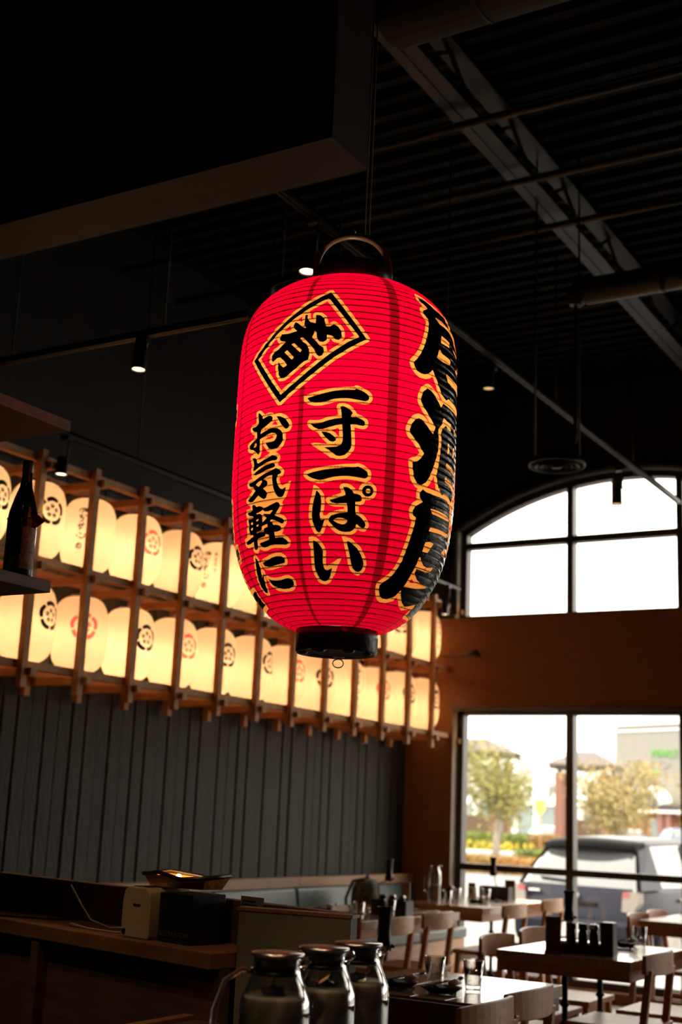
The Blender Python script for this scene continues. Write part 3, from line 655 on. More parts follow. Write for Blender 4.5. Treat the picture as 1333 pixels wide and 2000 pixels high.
YEL = paper('yellow_print', (1.0, .40, .085), (.45, .20, .04), gloss=.35, rough=.35, wt=.75, wrinkle=.2)
RED3 = paper('red_rib_shade', (.50, .0, .018), (.2, .003, .008), gloss=.3, rough=.35, wt=.78)  # hoop shadow put into the cloth colour along each rib
YEL3 = paper('yellow_rib_shade', (.62, .20, .035), (.3, .12, .02), gloss=.3, rough=.35, wt=.78)  # same painted hoop shadow across the yellow print
BLK = mat('black_gloss_print', (.007, .005, .004), .20, spec=.10, bump=.12, bscale=70)
seams = []
for k in range(8):
    a = (22.5+45*k)/180*PI
    if a > PI: a -= 2*PI
    w = {22.5: .0135, -22.5: .0065, -67.5: .004, 67.5: .004}.get(round(math.degrees(a), 1), .006)
    seams.append((a*RR, w))
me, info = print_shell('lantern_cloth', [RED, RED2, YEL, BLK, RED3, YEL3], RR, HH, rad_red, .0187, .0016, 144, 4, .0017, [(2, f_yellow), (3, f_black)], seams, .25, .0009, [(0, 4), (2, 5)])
LC = (-1.7342, 2.8921, 2.3095)
th0 = math.atan2(-LC[1], -LC[0])
red = empty('red_lantern', LC, th0, label='large glowing red paper lantern with bold black and yellow Japanese brush lettering', cat='lantern')
o = bpy.data.objects.new('lantern_cloth', me); COL.objects.link(o); o.parent = red
s0, s1, ds, nrib, ss, zz = info
WIRE = mat('lantern_wire', (.05, .02, .015), .6)
hb = MB(); hb.lathe([(1-.0045+.0042*math.cos(t), .00125*math.sin(t)) for t in [2*PI*i/6 for i in range(6)]], 96, closed=True)
h0 = None
for i in range(1, nrib):
    z = float(np.interp(s0+ds*i, ss, zz)); r = float(rad_red(z))
    if h0 is None: h = h0 = hb.build('wire_hoop', WIRE, red)
    else:
        h = bpy.data.objects.new('wire_hoop', h0.data); COL.objects.link(h); h.parent = red
    h.location = (0, 0, z); h.scale = (r, r, 1)
CAPM = mat('black_lacquer_cap', (.012, .010, .009), .33, spec=.5, bump=.3, bscale=30)
cap = MB().lathe([(.085, -.484), (.1075, -.478), (.1085, -.50), (.1075, -.535), (.104, -.541), (.088, -.538), (.086, -.52)], 64).build('bottom_ring', CAPM, red)
b = MB(); b.lathe([(0, -.531), (.06, -.5335), (.098, -.538)], 48); b.build('bottom_board', mat('grey_black_underside', (.05, .048, .045), .5, noise=.5, nscale=30, bump=.5, bscale=25), red)
for i, (a, r, l) in enumerate(((-.5, .105, .02), (.35, .104, .018), (1.1, .1, .014), (-1.3, .1, .014))):
    b = MB(); b.lathe([(0, -.548), (l*.7, -.546), (l, -.54), (0, -.536)], 12, c=(r*math.cos(a)*.9, r*math.sin(a)*.9))
    b.build('torn_flap', CAPM, red)
b = MB()
for k, (x, z) in enumerate(((.0, -.548), (.012, -.566))):
    b.tube([(x+.012*math.cos(t)*(1 if k else .6), .014*math.sin(t)+.006, z+.010*math.cos(t)*(0 if not k else 1)) for t in [2*PI*i/16 for i in range(16)]], .0016, 6, closed=True)
b.build('hanging_rings', CHROME, red)
MB().lathe([(0, 0), (.006, .001), (.008, .004), (0, .006)], 16).build('red_stud', mat('red_lacquer', (.35, .01, .01), .3), red, loc=(.102, .018, -.492)).rotation_euler = (0, PI/2, .17)
MB().lathe([(.07, .484), (.108, .476), (.1085, .53), (.104, .537), (.07, .535), (.07, .50)], 64).build('top_ring', CAPM, red)
b = MB()
b.tube([(.0+.0, -.104*math.cos(t), .51+.135*math.sin(t)**.7) for t in [PI*i/24 for i in range(25)]], .009, 8)
b.build('bail_handle', mat('dark_bamboo_handle', (.16, .07, .04), .3, spec=.6), red)
b = MB(); b.tube([(0, 0, .645), (.006, .004, .665), (0, 0, .68), (-.006, 0, .67), (0, 0, .645)], .002, 6); b.build('hook', CHROME, red)
b = MB()
topz = ZC-LC[2]
for yy_ in (.03, .042): b.cyl((0, yy_, .64), (0, yy_, topz), .0022, n=6)
b.build('hanging_wire', STEEL_B, red)
MB().lathe([(0, -.03), (.012, -.026), (.022, -.008), (.018, .01), (.009, .022), (0, .024)], 16).build('bulb', emis('bulb_glow', (1, .75, .45), 8), red, loc=(0, 0, .16))
def bulb(parent, z, power, size, col=(1, .78, .5)):
    l = bpy.data.lights.new('bulb_light', 'POINT'); l.energy = power; l.color = col; l.shadow_soft_size = size
    o = bpy.data.objects.new('bulb_light', l); COL.objects.link(o); o.parent = parent; o.location = (0, 0, z); return o
RED_P = 9.8
bulb(red, .16, RED_P, .036, (1, .82, .58)); bulb(red, -.12, RED_P*.30, .03, (1, .82, .58))

# ---- cream lanterns in the rack
CREAM = paper('cream_lantern_paper', (.97, .59, .335), (.75, .52, .28), gloss=.15, rough=.55, wt=.8)
CRM2 = paper('cream_lantern_fold', (.92, .55, .30), (.70, .48, .25), gloss=.15, rough=.55, wt=.8)
PINK = paper('pink_print', (.80, .13, .10), (.7, .10, .08), gloss=.1, rough=.6, wt=.7)
INKB = mat('black_ink_print', (.015, .012, .010), .6)
RC, HC = .163, .222
rad_c = profile(RC, .062, HC, 3.4, 2.0, 3.4, 2.0)
def crest(cu, cs, R_):
    L = []; H_ = []
    for k in range(5):
        c = PI/2+2*PI*k/5; hw = PI/5-.075; n = 9
        out = [(c-hw+2*hw*i/n) for i in range(n+1)]
        L.append([(cu+R_*(.90+.10*math.cos((a-c)*2.5))*math.cos(a), cs+R_*(.90+.10*math.cos((a-c)*2.5))*math.sin(a)) for a in out] +
                 [(cu+R_*(.665+.03*math.cos((a-c)*2.5))*math.cos(a), cs+R_*(.665+.03*math.cos((a-c)*2.5))*math.sin(a)) for a in reversed(out)])
        px, py = cu+R_*.36*math.cos(c), cs+R_*.36*math.sin(c)
        L.append([(px+R_*.16*math.cos(t), py+R_*.16*math.sin(t)) for t in [2*PI*i/12 for i in range(12)]])
        H_.append([(px+R_*.06*math.cos(c)+R_*.055*math.cos(t), py+R_*.06*math.sin(c)+R_*.055*math.sin(t)) for t in [2*PI*i/8 for i in range(8)]])
        c2 = c+PI/5
        L.append(rect(cu+R_*.08*math.cos(c2), cs+R_*.08*math.sin(c2), cu+R_*.27*math.cos(c2), cs+R_*.27*math.sin(c2), R_*.035))
    return L, H_
def cfield(L, H_):
    def f(gu, gs):
        F = np.full((len(gu), len(gs)), .05)
        for P in L: stamp(F, P, gu, gs, .01)
        for P in H_: stamp(F, P, gu, gs, .01, 'max')
        return F
    return f
# brush column as on the photographed lanterns: strokes as (u,s) polylines in lantern metres
COLS = [[(-.016, .140), (-.022, .120)], [(-.012, .135), (.004, .140), (.002, .118), (-.006, .112)], [(.014, .145), (.016, .118), (.024, .122)], [(.012, .132), (.028, .134), (.028, .116)],
        [(-.022, .092), (.002, .096), (-.012, .078), (.010, .080), (.006, .062), (-.010, .058)], [(.016, .098), (.026, .090)],
        [(-.024, .030), (.018, .040)], [(-.010, .048), (-.012, .018)], [(.008, .052), (.004, .022), (-.010, .008)],
        [(-.026, -.020), (-.026, -.034)], [(-.012, -.012), (.004, -.020)], [(-.014, -.034), (.002, -.046), (.022, -.038), (.024, -.016)],
        [(-.014, -.078), (-.008, -.094), (-.020, -.104), (-.026, -.088), (-.012, -.074), (.006, -.080), (.006, -.098), (-.006, -.108)]]
COL2 = [[(.062, .130), (.078, .132)], [(.070, .138), (.069, .108)], [(.060, .118), (.080, .118)], [(.062, .092), (.078, .094), (.064, .076), (.078, .074)],
        [(.062, .056), (.078, .060)], [(.070, .066), (.066, .042), (.078, .038)], [(.060, .016), (.076, .020), (.070, .002), (.060, -.004)]]
def strokes(L, w):
    out = []
    for S_ in L:
        for (a, b), (c, d) in zip(S_[:-1], S_[1:]):
            out.append(rect(a, b, c, d, w))
            out.append([(c+w/2*math.cos(t), d+w/2*math.sin(t)) for t in [2*PI*i/8 for i in range(8)]])
    return out
cshift = [( (PI*RC*.5)*k, .0022) for k in (-1.5, -.5, .5, 1.5)]
CL, CH = crest(0, .035, .084)
mesh_black, _ = print_shell('shade', [CREAM, CRM2, INKB], RC, HC, rad_c, .0105, .0009, 72, 2, .0022, [(2, cfield(CL, CH))], cshift)
mesh_pink, _ = print_shell('shade', [CREAM, CRM2, PINK], RC, HC, rad_c, .0105, .0009, 72, 2, .0022, [(2, cfield(CL, CH))], cshift)
mesh_text, _ = print_shell('shade', [CREAM, CRM2, INKB], RC, HC, rad_c, .0105, .0009, 72, 2, .0022, [(2, cfield(strokes(COLS, .008)+strokes(COL2, .0055), []))], cshift)
ring_mesh = None
Y0, PY = 5.072, .445
ZB, ZM, ZT = 2.036, 2.618, 3.183
CRP = 6.6
def cream(k, row, kind, phi, label, power=None, dz=0):
    """phi: degrees the print is turned to the right of the line of sight"""
    z = (2.335 if row == 0 else 2.925)+dz; y = Y0+(k+.5)*PY
    a = math.atan2(0-y, 0+5.22)+math.radians(phi)
    t = empty('paper_lantern', (-5.22, y, z), a, label=label, cat='lantern', group='cream paper lanterns in the wooden rack')
    o = bpy.data.objects.new('shade', {'b': mesh_black, 'p': mesh_pink, 't': mesh_text}[kind]); COL.objects.link(o); o.parent = t
    global ring_mesh
    if ring_mesh is None:
        rb = MB().lathe([(.050, -.012), (.066, -.012), (.068, 0), (.066, .010), (.050, .010)], 32, closed=True).build('end_ring', PLAST_B, t, loc=(0, 0, HC+.004)); ring_mesh = rb.data
    else:
        rb = bpy.data.objects.new('end_ring', ring_mesh); COL.objects.link(rb); rb.parent = t; rb.location = (0, 0, HC+.004)
    rb = bpy.data.objects.new('end_ring', ring_mesh); COL.objects.link(rb); rb.parent = t; rb.location = (0, 0, -HC-.002)
    up = (ZM if row == 0 else ZT)-.03-z
    MB().tube([(0, 0, HC-.01), (.002, 0, HC+.01), (0, 0, up)], .003, 6).build('cord', PLAST_B, t)
    MB().tube([(0, 0, -.015), (0, 0, HC)], .0012, 5).build('bulb_wire', PLAST_B, t)
    MB().lathe([(0, -.03), (.012, -.026), (.019, -.012), (.016, .006), (.009, .016), (0, .018)], 12).build('bulb', BULBM, t, loc=(0, 0, -.03))
    bulb(t, -.036, power or CRP, .028, (1, .84, .58))
BULBM = emis('small_bulb_glow', (1, .75, .45), 6)
lows = [(-1, 'b', 40, 'cream lantern at the left end of the lower row, outside the picture'),
 (0, 'b', 52, 'leftmost cream lantern in view in the lower row, black crest at its right'),
 (1, 'p', 8, 'second cream lantern of the lower row, pink crest facing us behind a post'),
 (2, 'b', 43, 'third cream lantern from the left in the lower row, black crest at its right edge'),
 (3, 'p', 40, 'fourth cream lantern from the left in the lower row, pink crest turned right'),
 (4, 'b', 40, 'fifth cream lantern from the left in the lower row, black crest turned right'),
 (5, 'b', 62, 'cream lantern in the lower row just left of the black base of the red lantern'),
 (6, 'p', 44, 'cream lantern in the lower row, pink crest, below left edge of the black base'),
 (7, 'b', 30, 'cream lantern in the lower row, black crest, below right part of the black base'),
 (8, 't', 42, 'cream lantern in the lower row with small brush lettering, right of the black base'),
 (9, 'p', 42, 'third cream lantern from the right end of the lower row, pink crest'),
 (10, 'b', 45, 'second cream lantern from the right end of the lower row, black crest'),
 (11, 'b', 62, 'last cream lantern at the right end of the lower row, black crest at its edge')]
ups = [(-1, 'b', 45, 'cream lantern at the left picture edge of the upper row, behind the sake bottle'),
 (0, 'b', 30, 'cream lantern in the upper row right beside the sake bottle, round black crest'),
 (1, 't', -16, 'cream lantern of the upper row with brush lettering down its left half, far left'),
 (2, 'p', 40, 'cream lantern of the upper row with a pink crest'),
 (3, 'b', 50, 'cream lantern of the upper row, black crest, overlapping the one with two lettering columns'),
 (4, 't', -32, 'cream lantern of the upper row with two columns of lettering, left of the red lantern'),
 (5, 'b', 50, 'cream lantern of the upper row touching the left edge of the red lantern'),
 (6, 'p', 40, 'cream lantern of the upper row hidden behind the left side of the red lantern'),
 (7, 'b', 40, 'cream lantern of the upper row hidden behind the middle of the red lantern'),
 (8, 't', 20, 'cream lantern of the upper row hidden behind the right side of the red lantern'),
 (9, 'p', -30, 'cream lantern of the upper row seen under the lower right edge of the red one'),
 (10, 'b', 8, 'second cream lantern from the right end of the upper row, black crest'),
 (11, 't', 66, 'last cream lantern at the right end of the upper row, lettering at its right edge')]
prn = random.Random(8)
for k, kd, ph, lb in lows: cream(k, 0, kd, ph, lb, CRP*prn.uniform(.85, 1.15), prn.uniform(-.008, .008))
for k, kd, ph, lb in ups: cream(k, 1, kd, ph, lb, CRP*prn.uniform(.85, 1.15), prn.uniform(-.008, .008))

# ---- wooden rack
rack = empty('lantern_rack', (-5.0, Y0, ZB), label='wooden lattice rack on the wall holding two rows of glowing cream lanterns', cat='rack')
def part(mb, name, mats, parent):
    pl = Vector(parent.location)
    mb.v = [tuple(Vector(p)-pl) for p in mb.v]
    return mb.build(name, mats, parent)
T = .042
for k in range(-1, 13):
    y = Y0+k*PY
    part(MB().cbox((-5.0, y, (ZB+ZT)/2), (T, T, ZT-ZB+.17)), 'post', LATTICE, rack)
    part(MB().cbox((-5.40, y, (ZB+ZT)/2), (T, T, ZT-ZB+.17)), 'rear_post', LATTICE, rack)
    for z in (ZB, ZM, ZT):
        part(MB().cbox((-5.20, y+T*.98, z-T*.0), (.50, T, T)), 'cross_bar', LATTICE, rack)
for z in (ZB, ZM, ZT):
    part(MB().box(-5.0-T*1.5+.001, -5.0-T*.5+.001, Y0-.7, 10.47-.1, z+T*.5, z+T*1.5), 'rail', LATTICE, rack)
    part(MB().box(-5.40+T*.5, -5.40+T*1.5, Y0-.7, 10.47-.1, z+T*.5, z+T*1.5), 'rear_rail', LATTICE, rack)
for y in [Y0+k*PY for k in range(-1, 13)]:
    pass

# ------------------------------------------------------------------ bench along the left wall
bench = empty('wall_bench', (-5.1, 5.0, 0), label='long built-in bench along the left wall with dark green leather cushions and a wooden rail', cat='bench')
def pt(mb, name, mats, parent, bevel=0):
    o0 = parent.location; c, s = math.cos(-parent.rotation_euler[2]), math.sin(-parent.rotation_euler[2])
    mb.v = [((x-o0[0])*c-(y-o0[1])*s, (x-o0[0])*s+(y-o0[1])*c, z-o0[2]) for x, y, z in mb.v]
    return mb.build(name, mats, parent, bevel=bevel)
pt(MB().box(-5.36, -4.84, 3.2, 10.36, 0, .40), 'bench_base', OAK, bench)
ys = [3.2, 4.25, 5.30, 6.35, 7.40, 8.45, 9.50, 10.36]
for a, b_ in zip(ys[:-1], ys[1:]):
    pt(MB().box(-5.36, -4.80, a+.004, b_-.004, .40, .49), 'seat_cushion', LEATHER, bench, .02)
    pt(MB().prism([(-5.42, .49), (-5.27, .49), (-5.32, .815), (-5.42, .815)], 1, a+.006, b_-.006), 'back_cushion', LEATHER, bench, .02)
for a, b_ in ((3.2, 5.9), (5.903, 8.50), (8.503, 10.36)):
    pt(MB().box(-5.43, -5.33, a, b_, .817, .888), 'back_rail', RAILW, bench, .003)
# low plinth below the boards (behind the bench)
tr = MB().box(XL, XL+.03, -1.2, YW, 0, .415).build('trim_5', DARKWOOD); tr['kind'] = 'structure'

# ------------------------------------------------------------------ tables and chairs
def turned_post(mb, x, y, z0, z1):
    h = z1-z0
    P = [(.016, 0), (.016, .12), (.03, .14), (.016, .16), (.014, .55*h), (.024, .57*h), (.034, .60*h), (.024, .63*h), (.014, .65*h), (.014, .75*h), (.026, .77*h), (.014, .79*h), (.016, h)]
    mb.lathe([(r, z0+z) for r, z in P], 14, c=(x, y))
def table(x0, x1, y0, y1, label, thick=.045, solid=0, npost=2, xp=None):
    t = empty('dining_table', ((x0+x1)/2, (y0+y1)/2, 0), label=label, cat='table', group='light wood dining tables')
    n = 5; w = (x1-x0)/n
    for i in range(n):
        pt(MB().box(x0+i*w+.0004, x0+(i+1)*w-.0004, y0, y1, .75-thick, .75), 'tabletop_board' if i else 'tabletop_board', OAK_T, t, .0015)
    pt(MB().box(x0+.01, x1-.01, y0+.01, y1-.01, .75-thick-.05, .75-thick), 'apron', OAK if not solid else DARKWOOD, t, .002)
    if solid: pt(MB().box(x0, x1, y0-.03, y0-.002, .0, .742), 'end_panel', DARKWOOD, t, .002)
    for i in range(npost):
        b = MB(); yy_ = y0+(y1-y0)*(.5 if npost == 1 else (.22+.56*i)); xc = xp or (x0+x1)/2
        turned_post(b, xc, yy_, .03, .75-thick-.06)
        b.build_args = None
        b.v = list(b.v)
        b.box(xc-.05, xc+.05, yy_-.05, yy_+.05, .75-thick-.06, .75-thick-.05)
        b.beam((xc-.17, yy_, .018), (xc+.17, yy_, .018), .05, .03); b.beam((xc, yy_-.14, .018), (xc, yy_+.14, .018), .05, .03)
        pt(b, 'pedestal', STEEL_B, t)
    return t
def make_chair():
    t = empty('dining_chair', (0, 0, 0))
    b = MB(); n = 6; vs = []
    for i in range(n+1):
        for j in range(n+1):
            u, v = i/n-.5, j/n-.5
            vs.append((u*.42, v*.40, .45-.012*(1-(2*u)**2)*(1-(2*v)**2)))
    N = len(vs); vs += [(x, y, .42) for x, y, z in vs]
    fs = [(i*(n+1)+j, (i+1)*(n+1)+j, (i+1)*(n+1)+j+1, i*(n+1)+j+1) for i in range(n) for j in range(n)]
    fs += [tuple(N+k for k in reversed(f)) for f in fs]
    rim = [i*(n+1) for i in range(n+1)]+[n*(n+1)+j for j in range(1, n+1)]+[i*(n+1)+n for i in range(n-1, -1, -1)]+[j for j in range(n-1, 0, -1)]
    fs += [(rim[k], rim[(k+1) % len(rim)], N+rim[(k+1) % len(rim)], N+rim[k]) for k in range(len(rim))]
    b.add(vs, fs); b.build('seat', OAK, t, bevel=.004)
    for sx in (-1, 1):
        MB().beam((sx*.175, .17, .42), (sx*.19, .185, 0), .036, .036).build('leg', OAK, t, bevel=.003)
        b = MB(); b.beam((sx*.18, -.165, .42), (sx*.195, -.20, 0), .036, .036); b.beam((sx*.18, -.165, .40), (sx*.175, -.205, .71), .034, .03)
        b.build('leg', OAK, t, bevel=.003)
        MB().beam((sx*.186, .17, .20), (sx*.189, -.18, .20), .018, .024).build('side_stretcher', OAK, t)
    MB().beam((-.17, .16, .39), (.17, .16, .39), .02, .05).build('seat_rail', OAK, t)
    MB().beam((-.17, -.16, .39), (.17, -.16, .39), .02, .05).build('seat_rail', OAK, t)
    b = MB(); n = 12; pts = []
    for i in range(n+1):
        u = i/n*2-1; x = u*.215; y = -.235+.045*u*u
        pts.append((x, y))
    vs = []
    for x, y in pts:
        u = x/.215; hh = .052-.010*abs(u)**3
        vs += [(x, y-.011, .735-hh), (x, y+.011, .735-hh), (x, y+.008, .735+hh), (x, y-.010, .735+hh)]
    fs = []
    for i in range(n):
        for k in range(4): fs.append((i*4+k, i*4+(k+1) % 4, (i+1)*4+(k+1) % 4, (i+1)*4+k))
    b.add(vs, fs); b.add(vs, [(0, 3, 2, 1), (n*4, n*4+1, n*4+2, n*4+3)])
    b.build('backrest', OAK, t, bevel=.004)
    return t
chair0 = make_chair(); used = [0]
def chair(x, y, rz, label):
    t = chair0 if not used[0] else copy_tree(chair0)
    used[0] = 1
    t.location = (x, y, 0); t.rotation_euler[2] = rz
    tag(t, label, 'chair', 'light oak chairs with curved backs')
E_, W_ = -PI/2, PI/2     # facing +x, facing -x
table(-2.60, -1.925, 4.27, 5.04, 'nearest wooden table at the bottom centre, its dark end panel towards us', solid=1, xp=-2.34)
table(-2.69, -2.01, 6.14, 7.05, 'table with the condiment caddy right of centre, bright top against the window', xp=-2.41)
table(-2.87, -2.19, 8.94, 9.85, 'table at the right picture edge by the window, its white glaring corner cut off', xp=-2.45)
table(-4.62, -3.99, 8.86, 10.24, 'table in the window corner with the water carafe standing on it', thick=.05, xp=-4.40)
table(-4.70, -3.90, 6.93, 8.28, 'table in front of the green leather bench, left of the window corner table', thick=.05)
table(-4.70, -3.90, 4.9, 6.2, 'table in front of the bench hidden behind the brown divider', thick=.05)
# chairs: seat centre; backs stand at the outer side
chair(-2.05, 4.165, W_, 'front chair right of the nearest table, its back rising over the bottom edge')
chair(-2.075, 4.60, W_, 'second chair at the right side of the nearest table, overlapping the tabletop corner')
chair(-2.16, 6.42, W_, 'nearer chair right of the caddy table, post and seat at the right picture edge')
chair(-2.10, 6.98, W_, 'chair right of the caddy table, the farther one, only its seat showing')
chair(-2.66, 6.52, E_, 'chair at the left side of the caddy table, its back top beside the table corner')
chair(-2.70, 7.14, E_, 'farther chair left of the caddy table, its back behind the menu board')
chair(-2.72, 9.06, E_, 'left chair of the two at the bright table by the right picture edge')
chair(-2.74, 9.56, E_, 'right chair of the two at the bright table by the right picture edge')
chair(-4.04, 9.10, W_, 'oak chair at the window corner table, the nearer one, lit against the parked car')
chair(-4.10, 10.0, W_, 'oak chair at the window corner table, the farther one beside the mullion')
chair(-3.94, 7.08, W_, 'left one of two chairs at the table in front of the green bench')
chair(-3.98, 7.72, W_, 'right one of two chairs at the table in front of the green bench')

# ------------------------------------------------------------------ things on the tables
ZT_ = .7505
THING = glass_pane('thin_clear_glass', (.95, .94, .92), 2.6)
def make_tumbler():
    return MB().lathe([(0, 0), (.027, 0), (.029, .004), (.037, .098), (.0345, .098), (.0265, .014), (0, .013)], 24).build('drinking_glass', THING)
tum = [None]
def tumbler(x, y, label, s=1.0):
    if tum[0] is None: tum[0] = make_tumbler(); o = tum[0]
    else: o = tum[0].copy(); COL.objects.link(o)
    o.location = (x, y, ZT_); o.scale = (s, s, s)
    tag(o, label, 'glass', 'clear drinking glasses on the tables')
tumbler(-2.265, 4.60, 'left one of two clear glasses on the nearest table', 1.08)
tumbler(-2.115, 4.62, 'right one of two clear glasses on the nearest table', 1.05)
tumbler(-2.455, 7.0, 'clear glass behind the sauce bottles on the caddy table')
tumbler(-2.24, 7.0, 'clear glass standing alone at the right of the caddy table')
tumbler(-4.33, 8.97, 'clear glass right beside the tall water carafe')
tumbler(-4.45, 9.38, 'clear glass on the window corner table, farther back than the one by the carafe')
tumbler(-4.30, 9.60, 'clear glass in front of the dark caddy box on the window corner table')
tumbler(-4.02, 7.10, 'leftmost clear glass on the table by the green bench')
tumbler(-4.02, 7.50, 'clear glass on the table by the green bench, beside the dark caddy')
def plate(x, y, r, label, dark=True, cutlery=True, rz=0):
    t = empty('small_plate', (x, y, ZT_), rz, label=label, cat='plate', group='small plates laid on the tables')
    b = MB(); b.lathe([(0, .002), (r*.6, .002), (r, .022), (r*.97, .026), (r*.55, .008), (0, .007)], 24); b.v = [(px*1.25, py*.85, pz) for px, py, pz in b.v]
    b.build('dish', DARKCER if dark else WHITE, t)
    if cutlery:
        b = MB(); b.prism([(-.03, -.04), (.045, -.05), (.05, .02), (-.02, .035)], 2, .018, .024, mat=Matrix.Rotation(.35, 4, 'Y')); b.build('napkin', CLOTH_B, t)
        b = MB(); b.cyl((-.02, -.03, .034), (.06, .05, .05), .0035, n=8); b.cyl((.06, .05, .05), (.075, .065, .052), .008, .003, n=8); b.build('spoon', CHROME, t)
        b = MB(); b.tube([(.035, -.02, .036), (.05, .0, .042), (.07, .015, .040)], [.010, .013, .004], 8); b.build('rolled_napkin', WHITE, t)
plate(-2.33, 4.44, .06, 'small dark dish with cutlery beside the little black soy pot')
plate(-2.15, 4.42, .062, 'small dark dish with cutlery near the front edge of the nearest table', rz=.3)
plate(-2.27, 6.82, .055, 'small dish between the dark holder and the lone glass on the caddy table')
plate(-4.27, 9.35, .055, 'small dish on the window corner table in front of the white pot')
plate(-4.12, 7.22, .055, 'small dish beside the leftmost glass on the bench table')
plate(-4.42, 7.35, .055, 'small dish at the far left of the bench table, partly behind the divider')
plate(-3.985, 6.985, .042, 'small dish at the front corner of the bench table')
t = empty('soy_sauce_pot', (-2.42, 4.40, ZT_), label='little black lidded soy sauce pot at the left of the nearest table', cat='pot')
MB().lathe([(0, 0), (.026, 0), (.032, .018), (.028, .04), (.014, .048), (.012, .052), (0, .052)], 20).build('pot_body', DARKCER, t)
MB().lathe([(0, .051), (.013, .052), (.008, .060), (.005, .066), (0, .068)], 16).build('lid', DARKCER, t)
MB().tube([(.026, 0, .03), (.04, 0, .038), (.047, 0, .046)], [.006, .004, .003], 8).build('spout', DARKCER, t)
def gooseneck(x, y, head, label, s=1.0):
    t = empty('gooseneck_stand', (x, y, ZT_), label=label, cat='stand', group='black gooseneck stands on the tables')
    h = Vector(head)-Vector((x, y, ZT_))
    MB().lathe([(0, 0), (.035, 0), (.035, .008), (.008, .014), (0, .014)], 20).build('base', STEEL_B, t)
    L = .145*s; top = h.z+L/2; lo = h.z-L/2
    side = Vector((h.x, h.y, 0)); 
    pts = [(0, 0, .01), (0, 0, .12*h.z), (-side.x*.10, -side.y*.10, .35*h.z), (side.x*.1-.02*s, side.y*.1, .62*h.z), (side.x*.5, side.y*.5, lo-.006), (side.x*.9, side.y*.9, lo+.01)]
    MB().tube(pts, .0042, 8).build('bent_rod', STEEL_B, t)
    b = MB(); b.lathe([(0, lo-.004), (.024*s, lo-.003), (.029*s, lo+.01), (.026*s, lo+.03), (.021*s, lo+.06*s), (.024*s, top-.018*s), (.030*s, top-.004), (.030*s, top), (.026*s, top), (.018*s, top-.03), (0, top-.03)], 20, c=(h.x, h.y))
    b.build('holder', PLAST_B, t)
    b = MB(); b.cyl((h.x+.02*s, h.y+.005, lo+.02), (h.x+.036*s, h.y+.012, lo+.012), .006*s, n=8); b.build('knob', PLAST_B, t)
gooseneck(-2.52, 4.44, (-2.366, 4.38, 0.96), 'black gooseneck stand on the nearest table, between the oak chair backs and the carafes', 1.05)
gooseneck(-2.50, 6.50, (-2.464, 6.539, 0.959), 'black gooseneck stand rising from the condiment caddy on the middle table')
gooseneck(-4.26, 9.72, (-4.22, 9.55, 1.02), 'black gooseneck stand on the window corner table, cut out against the hedge', .95)
gooseneck(-4.45, 8.15, (-4.41, 8.20, 1.00), 'black gooseneck stand on the bench table beside the backpack')
# condiment caddy on the middle table
t = empty('condiment_caddy', (-2.33, 6.36, ZT_), .05, label='black wooden condiment caddy on the middle table', cat='caddy')
MB().box(-.15, .16, -.05, .05, 0, .012).build('tray_base', BOXD, t)
for a in ((-.15, .16, -.055, -.05), (-.15, .16, .05, .055), (-.155, -.15, -.055, .055), (.16, .165, -.055, .055)): MB().box(*a, 0, .045).build('tray_side', BOXD, t)
for i, (dx, lb) in enumerate(((-.055, 'left'), (.005, 'middle'), (.062, 'right'))):
    q = empty('sauce_bottle', (-2.33+dx, 6.36+.003, ZT_+.013), label=lb+' one of three dark sauce bottles in the caddy', cat='bottle', group='sauce bottles in the caddy')
    MB().lathe([(0, 0), (.023, 0), (.024, .004), (.024, .075), (.020, .09), (.018, .095), (0, .095)], 20).build('bottle_glass', SAUCE, q)
    MB().lathe([(.019, .094), (.0235, .095), (.0235, .120), (.021, .124), (0, .124)], 20).build('cap', PLAST_B if i < 2 else CHROME, q)
q = empty('napkin_holder', (-2.185, 6.34, ZT_), .1, label='black upright box at the right end of the caddy on the middle table', cat='box')
MB().box(-.032, .032, -.045, .045, 0, .155).build('box_body', PLAST_B, q, bevel=.006)
def menu(x, y, w, h, m, label, rz=0, zz_=ZT_):
    t = empty('menu_stand', (x, y, zz_), rz, label=label, cat='menu', group='upright menu boards on the tables')
    mb_ = MB().box(-w/2, w/2, -.006, .006, 0, h).build('menu_board', m, t, bevel=.002)
    b = MB()
    for k in range(7): b.box(-w*.36, w*(.36-.1*(k % 3)), -.0068, -.006, h*(.85-.11*k), h*(.85-.11*k)+.005)
    b.build('printed_lines', INK, mb_)
    MB().box(-w/2-.005, w/2+.005, -.02, .02, 0, .010).build('foot', m, t)
menu(-2.425, 6.22, .075, .17, MENUW, 'brown wooden menu board at the left end of the caddy on the middle table', .4)
menu(-4.32, 10.12, .085, .15, MENUW, 'brown menu board at the right end of the window corner table', .35)
menu(-4.56, 9.9, .06, .12, MENUW, 'dark brown menu board standing behind the glasses of the window corner table', .35)
menu(-4.16, 7.98, .06, .19, MENUP, 'pale cream menu card standing at the far end of the bench table', .3)
t = empty('caddy_box', (-4.36, 9.98, ZT_), .05, label='low dark wooden box for condiments on the window corner table', cat='box')
MB().box(-.14, .10, -.05, .05, 0, .012).build('box_bottom', BOXD, t)
for a in ((-.14, .10, -.056, -.05), (-.14, .10, .05, .056), (-.146, -.14, -.056, .056), (.10, .106, -.056, .056)): MB().box(*a, 0, .10).build('box_side', BOXD, t)
t = empty('caddy_box', (-4.10, 7.68, ZT_), .05, label='low dark wooden box for condiments on the bench table', cat='box')
MB().box(-.12, .12, -.05, .05, 0, .012).build('box_bottom', BOXD, t)
for a in ((-.12, .12, -.056, -.05), (-.12, .12, .05, .056), (-.126, -.12, -.056, .056), (.12, .126, -.056, .056)): MB().box(*a, 0, .09).build('box_side', BOXD, t)
